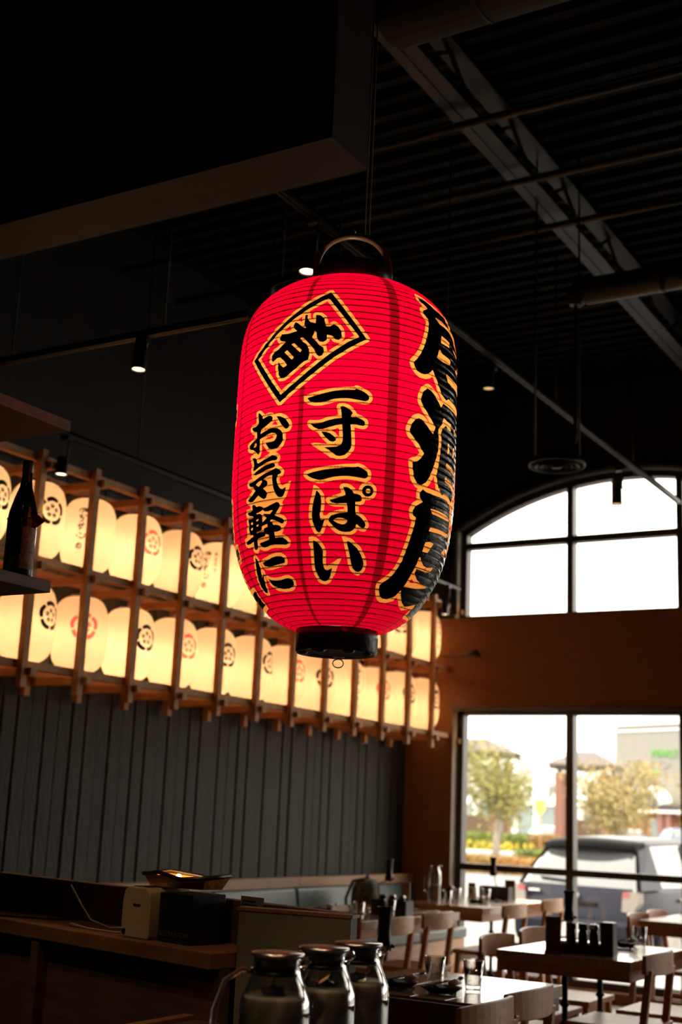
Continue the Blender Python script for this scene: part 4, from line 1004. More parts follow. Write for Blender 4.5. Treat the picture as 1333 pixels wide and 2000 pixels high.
for dx, c_, lb in ((-.07, SAUCE, 'dark'), (.0, WHITE, 'white'), (.07, CHROME, 'steel capped')):
    q = empty('condiment_jar', (-4.10+dx, 7.68, ZT_+.013), label=lb+' condiment jar in the dark box on the bench table', cat='jar')
    MB().lathe([(0, 0), (.022, 0), (.022, .08), (0, .08)], 16).build('jar_body', SAUCE if c_ is CHROME else c_, q)
    MB().lathe([(0, .079), (.023, .080), (.023, .10), (.015, .106), (0, .106)], 16).build('jar_lid', CHROME if c_ is not SAUCE else PLAST_B, q)
q = empty('white_pot', (-4.42, 9.62, ZT_), label='small white cylindrical pot on the window corner table', cat='pot')
MB().lathe([(0, 0), (.03, 0), (.03, .10), (.026, .10), (.025, .01), (0, .01)], 20).build('pot_body', WHITE, q)
q = empty('teapot', (-4.60, 9.60, ZT_), label='black rounded pot between carafe and menu board on the window corner table', cat='pot')
MB().lathe([(0, 0), (.04, 0), (.055, .03), (.05, .075), (.02, .09), (.012, .10), (0, .105)], 20).build('pot_body', DARKCER, q)
MB().tube([(.05, 0, .04), (.07, 0, .06), (.08, 0, .085)], [.009, .007, .005], 8).build('spout', DARKCER, q)

# carafes -------------------------------------------------------------
GLJ = glass_pane('carafe_glass', (.92, .91, .89), 2.4)
WATER = mat('iced_water', (.55, .50, .43), .3, trans=.05, ior=1.2, noise=.6, nscale=16, stretch=(1, 1, .45), bump=.8, bscale=26)
WATER.node_tree.nodes['Principled BSDF'].inputs['Subsurface Weight'].default_value = 1.0
WATER.node_tree.nodes['Principled BSDF'].inputs['Subsurface Radius'].default_value = (1, .9, .8)
WATER.node_tree.nodes['Principled BSDF'].inputs['Subsurface Scale'].default_value = .06
ICE = glass_pane('ice', (.8, .8, .78), 2.5)
def carafe(x, y, z, rz, label, R_=.066, H_=.20, big=True):
    t = empty('water_carafe', (x, y, z), rz, label=label, cat='carafe', group='glass water carafes with steel lids')
    out = [(0, 0), (R_*.9, 0), (R_, .012), (R_, H_*.60), (R_*.97, H_*.68), (R_*.82, H_*.78), (R_*.70, H_*.86), (R_*.66, H_*.95), (R_*.70, H_)]
    inn = [(r-.0035 if r > .01 else 0, zz_+(.006 if zz_ < .02 else 0)) for r, zz_ in out][::-1]
    MB().lathe(out+inn, 40).build('glass_body', GLJ, t)
    MB().lathe([(0, .0075), (R_*.86, .0075), (R_-.0045, .02), (R_-.0045, H_*.60), (R_*.97-.0045, H_*.675), (R_*.90, H_*.715), (0, H_*.715)], 40).build('water', WATER, t)
    r2 = random.Random(int(abs(x)*1000))
    for i in range(5):
        a = r2.uniform(0, 6.28); rr_ = r2.uniform(.012, .034)
        m_ = Matrix.Translation((rr_*math.cos(a), rr_*math.sin(a), H_*.72)) @ Matrix.Rotation(r2.uniform(0, 2), 4, 'X') @ Matrix.Rotation(r2.uniform(0, 3), 4, 'Z')
        MB().box(-.012, .012, -.012, .012, -.010, .010, mat=m_).build('ice_cube', ICE, t)
    k = R_*.70
    MB().lathe([(0, H_+.006), (k+.003, H_+.006), (k+.004, H_+.003), (k+.004, H_), (k-.004, H_), (k-.006, H_-.035), (0, H_-.035)], 40).build('steel_lid', STEEL, t)
    MB().lathe([(k-.006, H_-.034), (k-.002, H_-.030), (k-.006, H_-.026)], 32).build('lid_seal', PLAST_B, [c for c in kids(t) if c.name.startswith('steel_lid')][0])
    MB().tube([(-R_*.66, 0, H_*.88), (-R_*1.0, 0, H_*.885), (-R_*1.45, 0, H_*.80), (-R_*1.72, 0, H_*.58), (-R_*1.74, 0, H_*.36), (-R_*1.5, 0, H_*.18), (-R_*.98, 0, H_*.14)], .0058, 12).build('glass_handle', GLASS, t)
    MB().tube([(R_*.62, 0, H_*.93), (R_*.80, 0, H_*.965), (R_*.92, 0, H_*.985)], [.012, .009, .006], 12).build('spout', GLASS, t)
    return t
ZJ = .862
carafe(-1.37, 2.121, ZJ, math.radians(30), 'nearest of three big water carafes, glass handle curving out to the left', H_=.238)
carafe(-1.368, 2.285, ZJ, math.radians(20), 'middle one of three big water carafes at the bottom', H_=.238)
carafe(-1.37, 2.425, ZJ, math.radians(30), 'farthest and rightmost of three big water carafes at the bottom', H_=.238)
t = empty('water_carafe', (-4.49, 9.08, ZT_), math.radians(30), label='tall clear water carafe on the window corner table', cat='carafe')
MB().lathe([(0, 0), (.046, 0), (.048, .01), (.048, .20), (.042, .225), (.032, .245), (.034, .262), (.031, .262), (.029, .245), (.039, .222), (.045, .20), (.045, .012), (0, .010)], 32).build('glass_body', GLJ, t)
MB().lathe([(0, .011), (.044, .012), (.044, .12), (0, .12)], 32).build('water', WATER, t)
MB().tube([(-.046, 0, .19), (-.075, 0, .18), (-.078, 0, .08), (-.046, 0, .07)], .005, 10).build('glass_handle', GLJ, t)
MB().tube([(.02, 0, .25), (.042, 0, .262), (.05, 0, .27)], [.01, .008, .004], 10).build('spout', GLJ, t)

# counter under the carafes
t = empty('service_counter', (-1.5, 2.0, 0), label='dark service counter under the three carafes, its wooden edge lit orange', cat='counter')
pt(MB().box(-2.00, -.95, 1.2, 2.70, .825, .8605), 'counter_top', DARKWOOD, t, .002)
pt(MB().box(-2.006, -1.975, 1.2, 2.70, .80, .872), 'edge_strip', COUNTERW, t, .002)
pt(MB().box(-1.95, -1.0, 1.2, 2.66, 0, .825), 'cabinet', DARKWOOD, t)

# ------------------------------------------------------------------ bar divider with ledge at the lower left
P0, P1 = Vector((-3.22, 3.26)), Vector((-1.76, 2.885)); d_ = (P1-P0).normalized(); nrm = Vector((d_.y, -d_.x))   # towards the camera
bar_a = math.atan2(d_.y, d_.x)
def bp(u, v): q = P0+d_*u+nrm*v; return (q.x, q.y)
t = empty('bar_divider', (P0.x, P0.y, 0), bar_a, label='long reddish brown wooden bar divider with a narrow lit ledge at the lower left', cat='counter')
MB().box(-1.2, 1.62, 0, .04, 0, 1.125).build('divider_panel', DARKWOOD, t, bevel=.002)
MB().box(-1.2, 1.36, -.21, -.0005, .975, 1.015).build('ledge', COUNTERW, t, bevel=.003)
MB().box(-1.2, 1.36, -.17, -.14, 0, .975).build('front_panel', DARKWOOD, t)
MB().box(-.6, -.56, -.205, -.17, .0, .97).build('front_post', DARKWOOD, t)
MB().box(.55, .59, -.205, -.17, .0, .97).build('front_post', DARKWOOD, t)
q = empty('end_box', (-1.75, 2.80, 0), math.radians(8), label='upright brown box panel closing the right end of the bar divider', cat='panel')
MB().box(-.16, .14, -.012, .03, .0, 1.118).build('panel', mat('khaki_brown_board', (.10, .075, .05), .6, noise=.2), q)
MB().box(-.165, .145, -.014, .032, 1.118, 1.126).build('edge_band', COUNTERW, q)
ZL = 1.0155
def bobj(u, v, z=ZL): x, y = bp(u, v); return (x, y, z)
t = empty('toaster', bobj(1.00, .105), bar_a+.05, label='cream coloured toaster on the bar ledge', cat='toaster')
b = MB(); prof_ = [(-.055, 0), (.055, 0), (.058, .01), (.058, .10), (.052, .122), (.035, .132), (-.035, .132), (-.052, .122), (-.058, .10), (-.058, .01)]
TC = mat('cream_enamel', (.34, .235, .12), .4)
b.prism(prof_, 1, -.075, .075, side_smooth=True); t = b.build('housing', TC, t, bevel=.004)
MB().box(-.03, -.008, -.06, .06, .1305, .134).build('slot', PLAST_B, t); MB().box(.008, .03, -.06, .06, .1305, .134).build('slot', PLAST_B, t)
MB().box(-.010, .018, -.0775, -.075, .085, .089).build('badge', INK, t)
MB().box(-.05, -.038, -.0785, -.075, .012, .022).build('button', PLAST_B, t)
# black box with faint capitals
def textmesh(s, size, depth=.001):
    c = bpy.data.curves.new('text', 'FONT'); c.body = s; c.size = size; c.extrude = depth; c.align_x = 'CENTER'
    o = bpy.data.objects.new('text', c); COL.objects.link(o)
    dg = bpy.context.evaluated_depsgraph_get(); me = bpy.data.meshes.new_from_object(o.evaluated_get(dg))
    bpy.data.objects.remove(o); me.materials.clear()
    return me
def put_text(s, size, m, parent, loc, rot, name='lettering', depth=.001):
    me = textmesh(s, size, depth); me.materials.append(m)
    o = bpy.data.objects.new(name, me); COL.objects.link(o); o.parent = parent; o.location = loc; o.rotation_euler = rot
    return o
t = empty('reservation_box', bobj(1.145, .10), bar_a+.05, label='black box with faint capitals right of the cream toaster', cat='box')
MB().box(-.065, .065, -.06, .06, 0, .125).build('box_body', PLAST_B, t, bevel=.003)
put_text('RESERVATION', .018, mat('dull_grey_letters', (.06, .055, .05), .6), t, (0, -.0615, .016), (PI/2, 0, 0), depth=.0005)
t = empty('lit_tray', bobj(1.085, .08, ZL+.136), bar_a+.1, label='black rimmed open tray with an added orange glow inside, lying on toaster and black box', cat='tray')
rim = [(-.12, -.045), (-.05, -.055), (.04, -.06), (.12, -.045), (.125, .04), (.05, .055), (-.03, .062), (-.11, .045)]
b = MB(); b.tube([(x, y, .03+.008*math.sin(i*2.1)) for i, (x, y) in enumerate(rim)], .006, 8, closed=True); b.build('rim', PLAST_B, t)
b = MB(); n = len(rim); vs = [(x, y, .03) for x, y in rim]+[(x*.85, y*.8, 0) for x, y in rim]
b.add(vs, [(i, (i+1) % n, n+(i+1) % n, n+i) for i in range(n)]+[tuple(range(n, 2*n))]); 
b.build('tray_bowl', mat('amber_lining', (.75, .30, .06), .25, spec=.7, bump=.5, bscale=30), t)
MB().lathe([(0, 0), (.008, .002), (.010, .010), (.006, .018), (0, .02)], 12).build('bulb_glint', emis('tray_glint', (1, .55, .18), 14), t, loc=(-.06, .03, .012))  # glint of a reflected bulb, made as a glowing bead
l = bpy.data.lights.new('tray_glow_fill', 'POINT'); l.energy = .35; l.color = (1, .5, .15); l.shadow_soft_size = .01  # lamp added for the orange glow in the tray
o = bpy.data.objects.new('tray_glow_fill', l); COL.objects.link(o); o.parent = t; o.location = (-.055, .0, .045)
t = empty('notice_sheet', bobj(1.285, .02), bar_a, label='printed paper sheet standing against the divider right of the black box', cat='paper')
MB().box(-.045, .045, -.0015, .0, 0, .125, mat=Matrix.Rotation(-.06, 4, 'X')).build('sheet', mat('dim_print_paper', (.14, .085, .055), .7), t)
b = MB()
for k in range(9): b.box(-.035, .03-.008*(k % 3), -.003, -.0018, .04+.009*k, .0435+.009*k, mat=Matrix.Rotation(-.06, 4, 'X'))
b.build('printed_lines', INK, t)
CW = mat('white_cable', (.30, .24, .18), .5)
tag(MB().tube([bobj(.60, .12, ZL+.11), bobj(.66, .12, ZL+.06), bobj(.70, .11, ZL+.02), bobj(.78, .10, ZL+.005), bobj(.93, .10, ZL+.02)], .0028, 6).build('white_cable', CW), 'white cable curling up from the ledge left of the toaster', 'cable')
tag(MB().tube([bobj(.28, .215, ZL-.06), bobj(.30, .214, ZL+.004), bobj(.50, .10, ZL+.005), bobj(.70, .07, ZL+.02), bobj(.82, .08, ZL+.07), bobj(.925, .05, ZL+.10)], .003, 6).build('black_cable', PLAST_B), 'black power cable lying over the ledge edge left of the toaster', 'cable')
tag(MB().tube([bobj(.66, .15, ZL+.006), bobj(.76, .16, ZL+.004), bobj(.90, .16, ZL+.005), bobj(.98, .14, ZL+.02)], [.006, .0025, .0025, .0025], 6).build('white_cable', CW), 'white cable end lying flat on the ledge in front of the toaster', 'cable')
# black rolled umbrella-like shade objects omitted; backpack on the bench
t = empty('backpack', (-5.04, 9.02, .491), .3, label='dark patterned backpack leaning on the green bench', cat='backpack')
def blob(a, b_, c, n=16, m=12, e=.6, cz=0, cx=0, cy_=0):
    B = MB(); pw = lambda v: math.copysign(abs(v)**e, v); vs = []
    for i in range(m+1):
        ph = -PI/2+PI*i/m
        for j in range(n):
            th = 2*PI*j/n
            vs.append((cx+a*pw(math.cos(ph))*pw(math.cos(th)), cy_+b_*pw(math.cos(ph))*pw(math.sin(th)), cz+c*pw(math.sin(ph))))
    fs = [(i*n+j, i*n+(j+1) % n, (i+1)*n+(j+1) % n, (i+1)*n+j) for i in range(m) for j in range(n)]
    B.add(vs, fs, 0, True); return B
blob(.11, .16, .20, cz=.20).build('bag_body', BAGM, t)
blob(.04, .12, .09, cz=.12, cx=.10).build('front_pocket', BAGM, t)
for s_ in (-1, 1): MB().tube([(.0, s_*.08, .40), (-.09, s_*.10, .38), (-.14, s_*.11, .25), (-.12, s_*.11, .06)], .012, 8).build('shoulder_strap', CLOTH_B, t)
MB().tube([(0, -.03, .39), (0, -.02, .425), (0, .02, .425), (0, .03, .39)], .007, 8).build('top_loop', CLOTH_B, t)

# ------------------------------------------------------------------ hanging bottle shelf at the left edge
t = empty('hanging_shelf', (-3.2, 2.6, 1.96), label='dark two-tier wooden shelf hanging in from the left picture edge', cat='shelf')
SHW = mat('dark_walnut_shelf', (.10, .04, .02), .5, noise=.35, nscale=5, stretch=(1, 8, 8))
pt(MB().box(-3.85, -2.685, 2.36, 2.81, 1.965, 2.0), 'lower_shelf', SHW, t, .002)
pt(MB().box(-3.85, -2.685, 2.36, 2.83, 2.47, 2.505), 'upper_shelf', mat('brown_shelf_board', (.22, .095, .045), .5, noise=.3, nscale=5, stretch=(1, 8, 8)), t, .002)
pt(MB().box(-3.85, -3.82, 2.36, 2.81, 2.0, 2.47), 'side_panel', SHW, t)
for x, y in ((-3.75, 2.42), (-3.2, 2.42), (-3.75, 2.76), (-3.2, 2.76)):
    pt(MB().cyl((x, y, 2.505), (x, y, ZC), .008, n=8), 'hanging_rod', STEEL_B, t)
    pt(MB().cyl((x, y, 2.0), (x, y, 2.47), .008, n=8), 'hanging_rod', STEEL_B, t)
t = empty('sake_bottle', (-2.762, 2.745, 2.0005), label='tall black glass sake bottle on the hanging shelf at the left', cat='bottle')
BOT = mat('black_bottle_glass', (.010, .008, .007), .12, spec=.6, coat=.5)
b = MB().lathe([(0, 0), (.040, 0), (.044, .006), (.045, .17), (.042, .20), (.030, .245), (.019, .28), (.0155, .31), (.015, .335)], 40)
b.build('bottle_glass', BOT, t)
MB().lathe([(.0155, .325), (.0165, .327), (.0165, .358), (.015, .362), (0, .362)], 24).build('cap', PLAST_B, t)
LBL = mat('silver_grey_label', (.33, .27, .22), .5, noise=.6, nscale=60)
MB().lathe([(.0456, .025), (.0458, .026), (.0458, .150), (.0456, .151)], 24, start=-.75, arc=1.1).build('label', LBL, t)
b = MB(); m_ = Matrix.Translation((.052, .0, .172)) @ Matrix.Rotation(.5, 4, 'Z'); b.prism([(-.03, 0), (.0, -.024), (.030, 0), (0, .024)], 1, -.001, .001, mat=m_); b.build('red_tag', mat('dark_red_card', (.25, .012, .012), .5), t)
b = MB(); b.tube([(0.046*math.cos(a), .046*math.sin(a), .178) for a in [2*PI*i/32 for i in range(32)]], .0012, 6, closed=True); b.tube([(.045, -.01, .178), (.07, -.012, .192), (.085, -.012, .195)], .0006, 5); b.tube([(.045, -.01, .178), (.07, -.02, .166), (.083, -.02, .160)], .0006, 5); b.build('string', CLOTH_B, t)

# ------------------------------------------------------------------ outside the windows
ASPH = mat('light_asphalt', (.26, .25, .24), .8, noise=.15, nscale=1.5)
CONC = mat('sidewalk_concrete', (.55, .53, .50), .8, noise=.12, nscale=2)
BRICKM, nt, b_, out = newmat('red_brick')
tc = nt.nodes.new('ShaderNodeTexCoord'); mp = nt.nodes.new('ShaderNodeMapping'); mp.inputs['Rotation'].default_value = (PI/2, 0, 0)
br = nt.nodes.new('ShaderNodeTexBrick'); br.inputs['Scale'].default_value = 4; br.inputs['Color1'].default_value = (.28, .10, .07, 1); br.inputs['Color2'].default_value = (.22, .08, .055, 1); br.inputs['Mortar'].default_value = (.33, .27, .22, 1)
nt.links.new(tc.outputs['Object'], mp.inputs['Vector']); nt.links.new(mp.outputs['Vector'], br.inputs['Vector']); nt.links.new(br.outputs['Color'], b_.inputs['Base Color']); b_.inputs['Roughness'].default_value = .85
b = MB(); b.box(-90, 70, YO+.001, 13.4, -.32, -.06); o = b.build('sidewalk', CONC); o['kind'] = 'structure'
b = MB(); b.box(-160, 120, 13.4, 240, -.6, -.30); o = b.build('parking_lot', ASPH); o['kind'] = 'structure'
GZ = -.30
# ---- cars
def car_paint(name, col): return mat(name, col, .32, metal=.0, coat=.08, noise=.05, spec=.22)
CGLASS = mat('car_glass', (.16, .17, .17), .06, spec=.9, coat=1.0, metal=.5)
TIRE = mat('tyre_rubber', (.02, .02, .02), .8)
LAMP_R = mat('red_tail_lens', (.30, .02, .02), .15, coat=.5); LAMP_W = mat('clear_lamp_lens', (.22, .19, .16), .12, coat=.5)
TRIMB = mat('car_black_trim', (.010, .010, .010), .7, spec=.15)
def car(paint, L=4.35, W=1.76, H=1.55, detail=True):
    """origin on the ground under the middle of the rear bumper, nose towards +y"""
    t = empty('parked_car', (0, 0, 0))
    k = L/4.35; hw = W/2; hz = H/1.55
    # lower body loft: section = half profile (x fraction, z)
    secs = [(0.0, .86, .30, .58, .62), (.03, .93, .26, .62, .96), (.12, .97, .22, .66, .98), (.7, 1.0, .20, .68, .97), (2.0, 1.0, .20, .68, .96), (3.1, .99, .20, .66, .95), (3.7, .96, .22, .62, .86), (4.15, .88, .25, .55, .74), (4.35, .70, .30, .45, .58)]
    b = MB(); vs = []; N = 10
    for y, wf, zb, zm, zt in secs:
        w = hw*wf
        half = [(0, zb), (w*.80, zb), (w*.95, zb+.08), (w, zm), (w*.955, zt-.06), (w*.90, zt)]
        ring = half+[(-x, z) for x, z in reversed(half[1:])]
        ring = [(x, y*k, z*hz) for x, z in ring]; N = len(ring); vs += ring
    fs = [(i*N+j, i*N+(j+1) % N, (i+1)*N+(j+1) % N, (i+1)*N+j) for i in range(len(secs)-1) for j in range(N)]
    b.add(vs, fs, 0, True); b.add(vs, [tuple(range(N)), tuple(reversed(range((len(secs)-1)*N, len(secs)*N)))], 0)
    b.build('body', paint, t)
    # cabin: glass house and roof
    C_ = [(.05, .84, .93, .82, .95), (.22, .80, .95, .74, 1.20), (.42, .76, .95, .66, 1.44), (.75, .745, .95, .65, 1.50), (1.7, .745, .95, .655, 1.535), (2.35, .75, .95, .65, 1.49), (2.85, .80, .95, .70, 1.22), (3.25, .86, .93, .84, .95)]
    b = MB(); vs = []
    for y, wb, zb, wt, zt in C_:
        wb *= hw*1.14; wt *= hw*1.0
        half = [(wb*.97, zb), (wb*.985-(wb-wt)*.25, zb+(zt-zb)*.3), (wt*1.03, zb+(zt-zb)*.9), (wt*.90, zt)]
        ring = half+[(-x, z) for x, z in reversed(half)]
        vs += [(x, y*k, z*hz) for x, z in ring]; N = len(ring)
    fs = [(i*N+j, i*N+j+1, (i+1)*N+j+1, (i+1)*N+j) for i in range(len(C_)-1) for j in range(N-1)]
    b.add(vs, fs, 0, True); b.build('windows', CGLASS, t)
    b = MB()
    for i in range(2, 5):                                # roof skin
        q = [vs[i*8+2], vs[i*8+3], vs[i*8+4], vs[i*8+5], vs[(i+1)*8+2], vs[(i+1)*8+3], vs[(i+1)*8+4], vs[(i+1)*8+5]]
        q = [(x*1.01, y, z+.012) for x, y, z in q]
        b.add(q, [(0, 1, 5, 4), (1, 2, 6, 5), (2, 3, 7, 6)], 0, True)
    b.build('roof', paint, t)
    # pillars
    def pil(sx, A, B, w):
        return MB().beam((sx*A[0], A[1]*k, A[2]*hz), (sx*B[0], B[1]*k, B[2]*hz), w, .03, up=(1, 0, 0))
    for sx in (-1, 1):
        b = MB(); b.add([(sx*(hw*.955), .10*k, .95*hz), (sx*(hw*.95), .62*k, .96*hz), (sx*(hw*.70), .70*k, 1.47*hz), (sx*(hw*.69), .45*k, 1.45*hz)], [(0, 1, 2, 3)]); b.add([(x*.96, y, z) for x, y, z in b.v], [(3, 2, 1, 0)])
        b.build('rear_pillar', paint, t)
        pil(sx, (hw*.955, 1.65, .95), (hw*.70, 1.60, 1.50), .05).build('door_pillar', TRIMB, t)
        pil(sx, (hw*.96, 3.2, .95), (hw*.69, 2.3, 1.50), .07).build('front_pillar', paint, t)
        # wheels
        for wy in (.78, 3.42):
            wh = MB(); wh.cyl((sx*(hw-.20), wy*k, .31), (sx*(hw+.005), wy*k, .31), .315, n=28); wo = wh.build('wheel', TIRE, t)
            wh = MB(); wh.cyl((sx*(hw+.002), wy*k, .31), (sx*(hw+.012), wy*k, .31), .20, .19, n=20)
            wh.build('hub_cap', STEEL, wo)
        # tail lamp
        b = MB(); b.prism([(.74, .72), (.90, .70), (.985, .82), (.985, .93), (.90, .945), (.76, .935)], 1, -.022, .10, mat=Matrix.Scale(sx*hw, 4, (1, 0, 0)) @ Matrix.Scale(hz, 4, (0, 0, 1)))
        tl = b.build('tail_lamp', LAMP_W, t)
        b = MB(); b.prism([(.75, .87), (.86, .875), (.86, .935), (.765, .935)], 1, -.028, .02, mat=Matrix.Scale(sx*hw, 4, (1, 0, 0)) @ Matrix.Scale(hz, 4, (0, 0, 1)))
        b.build('brake_lens', LAMP_R, tl)
        if detail:
            b = MB(); b.cbox((sx*(hw+.10), 2.95*k, 1.02*hz), (.20, .10, .13)); b.build('door_mirror', paint, t, bevel=.03)
            for dy in (1.05, 2.15):
                b = MB(); b.cbox((sx*(hw-.01), dy*k, .84*hz), (.05, .17, .03)); b.build('door_handle', STEEL, t, bevel=.008)
    b = MB(); b.prism([(-.0, .30), (-.05, .40), (-.06, .55), (-.02, .61), (.12, .61), (.12, .30)], 0, -hw*.9, hw*.9); b.build('bumper', paint, t, bevel=.02)
    if detail:
        b = MB(); n = 10; vs2 = []
        for i in range(n+1):
            u = i/n*2-1
            x = u*hw*.72; y0_ = .30+.10*u*u
            vs2 += [(x, (y0_-.06)*k, (1.475-.04*u*u)*hz), (x, (y0_+.16)*k, (1.525-.035*u*u)*hz), (x, (y0_+.20)*k, (1.47-.03*u*u)*hz), (x, (y0_-.02)*k, (1.395-.04*u*u)*hz)]
        fs2 = [(i*4+j, i*4+(j+1) % 4, (i+1)*4+(j+1) % 4, (i+1)*4+j) for i in range(n) for j in range(4)]
        b.add(vs2, fs2, 0, True); b.add(vs2, [(0, 1, 2, 3), (n*4+3, n*4+2, n*4+1, n*4)]); b.build('spoiler', TRIMB, t)
        b = MB(); b.tube([(-.02, .055*k, .985*hz), (-.18, .07, 1.02*hz), (-.5, .085, 1.035*hz)], .012, 6); b.cyl((-.02, .03, .97*hz), (-.02, .08, .985*hz), .03, n=10); b.build('rear_wiper', TRIMB, t)
        b = MB(); b.tube([(.075*math.cos(a), -.0*k-.012, .86*hz+.052*math.sin(a)) for a in [2*PI*i/20 for i in range(20)]], .008, 6, closed=True)
        b.tube([(.035*math.cos(a), -.014, .86*hz+.05*math.sin(a)) for a in [2*PI*i/16 for i in range(16)]], .006, 6, closed=True)
        b.tube([(.06*math.cos(a), -.014, .878*hz+.02*math.sin(a)) for a in [2*PI*i/16 for i in range(16)]], .006, 6, closed=True)
        b.build('emblem', CHROME, t)
        MB().cbox((0, -.066, .47*hz), (.34, .012, .16)).build('licence_plate', WHITE, t)
        MB().cbox((0, .0, .775*hz), (.62, .05, .035)).build('hatch_trim', TRIMB, t)
        b = MB()
        for i in range(5): b.cbox((-.60+i*.032, .0, .885*hz), (.022, .03, .022))
        b.build('badge_letters', CHROME, t)
    return t
big = car(car_paint('navy_car_paint', (.006, .008, .022)), detail=True)
big.location = (-5.62, 15.05, GZ); big.rotation_euler[2] = math.radians(-11)
big.name = 'parked_car'
tag(big, 'dark blue hatchback with black roof spoiler parked right outside the lower window', 'car')
far = [(('white_car_paint', (.75, .76, .76)), (-35.9, 92.0), .7, (4.4, 1.8, 1.5), 'small white car in the distance left of the mullion'),
       (('white_van_paint', (.78, .78, .78)), (-35.5, 98.3), .0, (4.8, 2.0, 2.1), 'tall white van seen in the distance just right of the mullion'),
       (('silver_car_paint', (.55, .55, .56)), (-32.3, 100.0), .4, (4.4, 1.8, 1.5), 'silver car parked in the distance before the shop entrance, red tail lamps'),
       (('dark_green_car_paint', (.07, .09, .08)), (-31.2, 107.5), .5, (4.4, 1.8, 1.6), 'dark car in the distance between the silver and the blue one'),
       (('sky_blue_car_paint', (.12, .20, .38)), (-29.0, 101.5), .6, (4.6, 1.8, 1.75), 'light blue car in the distance at the right of the row'),
       (('white_car_paint_b', (.78, .78, .78)), (-44.5, 92.0), 1.2, (4.5, 1.8, 1.5), 'white car far away at the left window edge')]
for (nm, c), (x, y), rz, (L_, W_2, H_), lb in far:
    q = car(car_paint(nm, c), L_, W_2, H_, detail=False); q.location = (x, y, GZ); q.rotation_euler[2] = rz; tag(q, lb, 'car')
# ---- planting
def leafmat(name, c1, c2):
    m = mat(name, c1, .7, col2=c2, nscale=1.2); return m
LEAF1 = leafmat('olive_spring_leaves', (.33, .31, .10), (.18, .175, .05))
LEAF2 = leafmat('tan_spring_leaves', (.40, .31, .14), (.22, .18, .06))
HEDG = leafmat('green_hedge_leaves', (.22, .26, .05), (.08, .11, .02)); HEDO = leafmat('orange_hedge_leaves', (.38, .20, .06), (.19, .13, .035)); HEDY = leafmat('golden_hedge_leaves', (.34, .28, .07), (.16, .13, .03))
BARK = mat('pale_bark', (.33, .28, .23), .8, noise=.3, nscale=3)
def leaves(rnd, pts, size, n):
    vs = []; fs = []
    for i in range(n):
        p = pts(rnd); a = Vector((rnd.gauss(0, 1), rnd.gauss(0, 1), rnd.gauss(0, 1))).normalized(); c = a.orthogonal().normalized()
        s_ = size*rnd.uniform(.6, 1.4); d1, d2 = a*s_, c*s_*.6; k = len(vs)
        vs += [p-d1, p+d2, p+d1, p-d2]; fs.append((k, k+1, k+2, k+3))
    return vs, fs
def tree(x, y, h, cw, ch, trunk_h, m, label, seed, n=2600, r0=.16):
    rnd = random.Random(seed)
    t = empty('pollarded_tree', (x, y, GZ), label=label, cat='tree', group='small spring trees in the car park')
    b = MB(); b.tube([(0, 0, 0), (.03, 0, trunk_h*.5), (.10, .02, trunk_h)], [r0, r0*.85, r0*.75], 10)
    tips = []
    for i in range(9):
        a = 2*PI*i/9+rnd.uniform(-.3, .3); rr_ = cw*.5*rnd.uniform(.45, .85); hh = trunk_h+(h-trunk_h)*rnd.uniform(.3, .85)
        q = Vector((rr_*math.cos(a), rr_*math.sin(a), hh)); mid = Vector((q.x*.45, q.y*.45, trunk_h+(hh-trunk_h)*.55))
        b.tube([(.10, .02, trunk_h*.97), mid, q], [r0*.5, r0*.3, r0*.1], 7); tips.append(q); tips.append(mid)
    b.build('trunk', BARK, t)
    def pts(r):
        c = r.choice(tips); return Vector((c.x+r.gauss(0, cw*.13), c.y+r.gauss(0, cw*.13), min(h*1.02, max(trunk_h*.85, c.z+r.gauss(0, ch*.16)))))
    vs, fs = leaves(rnd, pts, .075, n)
    o = MB().add(vs, fs).build('foliage', m, t, recalc=False); o['kind'] = 'stuff'
tree(-19.15, 43.5, 4.35, 2.6, 2.8, 1.75, LEAF1, 'olive green pollarded tree seen through the left lower pane', 3, n=3400)
tree(-15.35, 45.4, 3.85, 3.1, 2.4, 1.6, LEAF2, 'tan pollarded tree seen through the pane right of the mullion', 5, n=4200)
tree(-12.75, 48.6, 4.2, 2.4, 2.6, 1.7, LEAF2, 'tan pollarded tree cut off by the right picture edge', 9, n=3400)
tree(-31.0, 72.5, 4.4, 2.2, 3.0, 1.9, LEAF2, 'thin bare looking tree farther back, right of the olive tree', 12, n=900, r0=.10)
def hedge(x0, x1, y0, y1, h, m, label, seed, n=1500, z0=GZ, leaf=.09):
    rnd = random.Random(seed)
    t = empty('hedge', ((x0+x1)/2, (y0+y1)/2, z0), label=label, cat='hedge', group='clipped hedges in the car park')
    a, c = (x1-x0)/2, (y1-y0)/2
    blob(a*.97, c*.95, h*.5, n=24, m=10, e=.35, cz=h*.5).build('hedge_body', m, t)
    def pts(r):
        u, v, w = r.uniform(-1, 1), r.uniform(-1, 1), r.uniform(0, 1); k = r.choice((0, 0, 1))
        if k: w = 1+r.gauss(0, .03)
        else: v = -1+r.gauss(0, .04)
        return Vector((u*a, v*c, max(.02, w*h)))
    vs, fs = leaves(rnd, pts, leaf, n); o = MB().add(vs, fs).build('leaves', m, t, recalc=False); o['kind'] = 'stuff'
hedge(-36.0, -28.2, 68.4, 70, 1.0, HEDG, 'long yellow green hedge beyond the tree seen through the left pane', 1, 2200)
hedge(-28.1, -26.2, 68.4, 70, 1.0, HEDO, 'rusty orange end of the hedge beyond the tree in the left pane', 2, 900)
hedge(-31.5, -23.0, 80, 82, 1.0, HEDY, 'low golden hedge farther back, beside the brick pillars', 3, 1500)
hedge(-20.6, -18.9, 48.5, 50, .62, HEDG, 'small round green bush left of the parked blue car', 4, 900, leaf=.06)
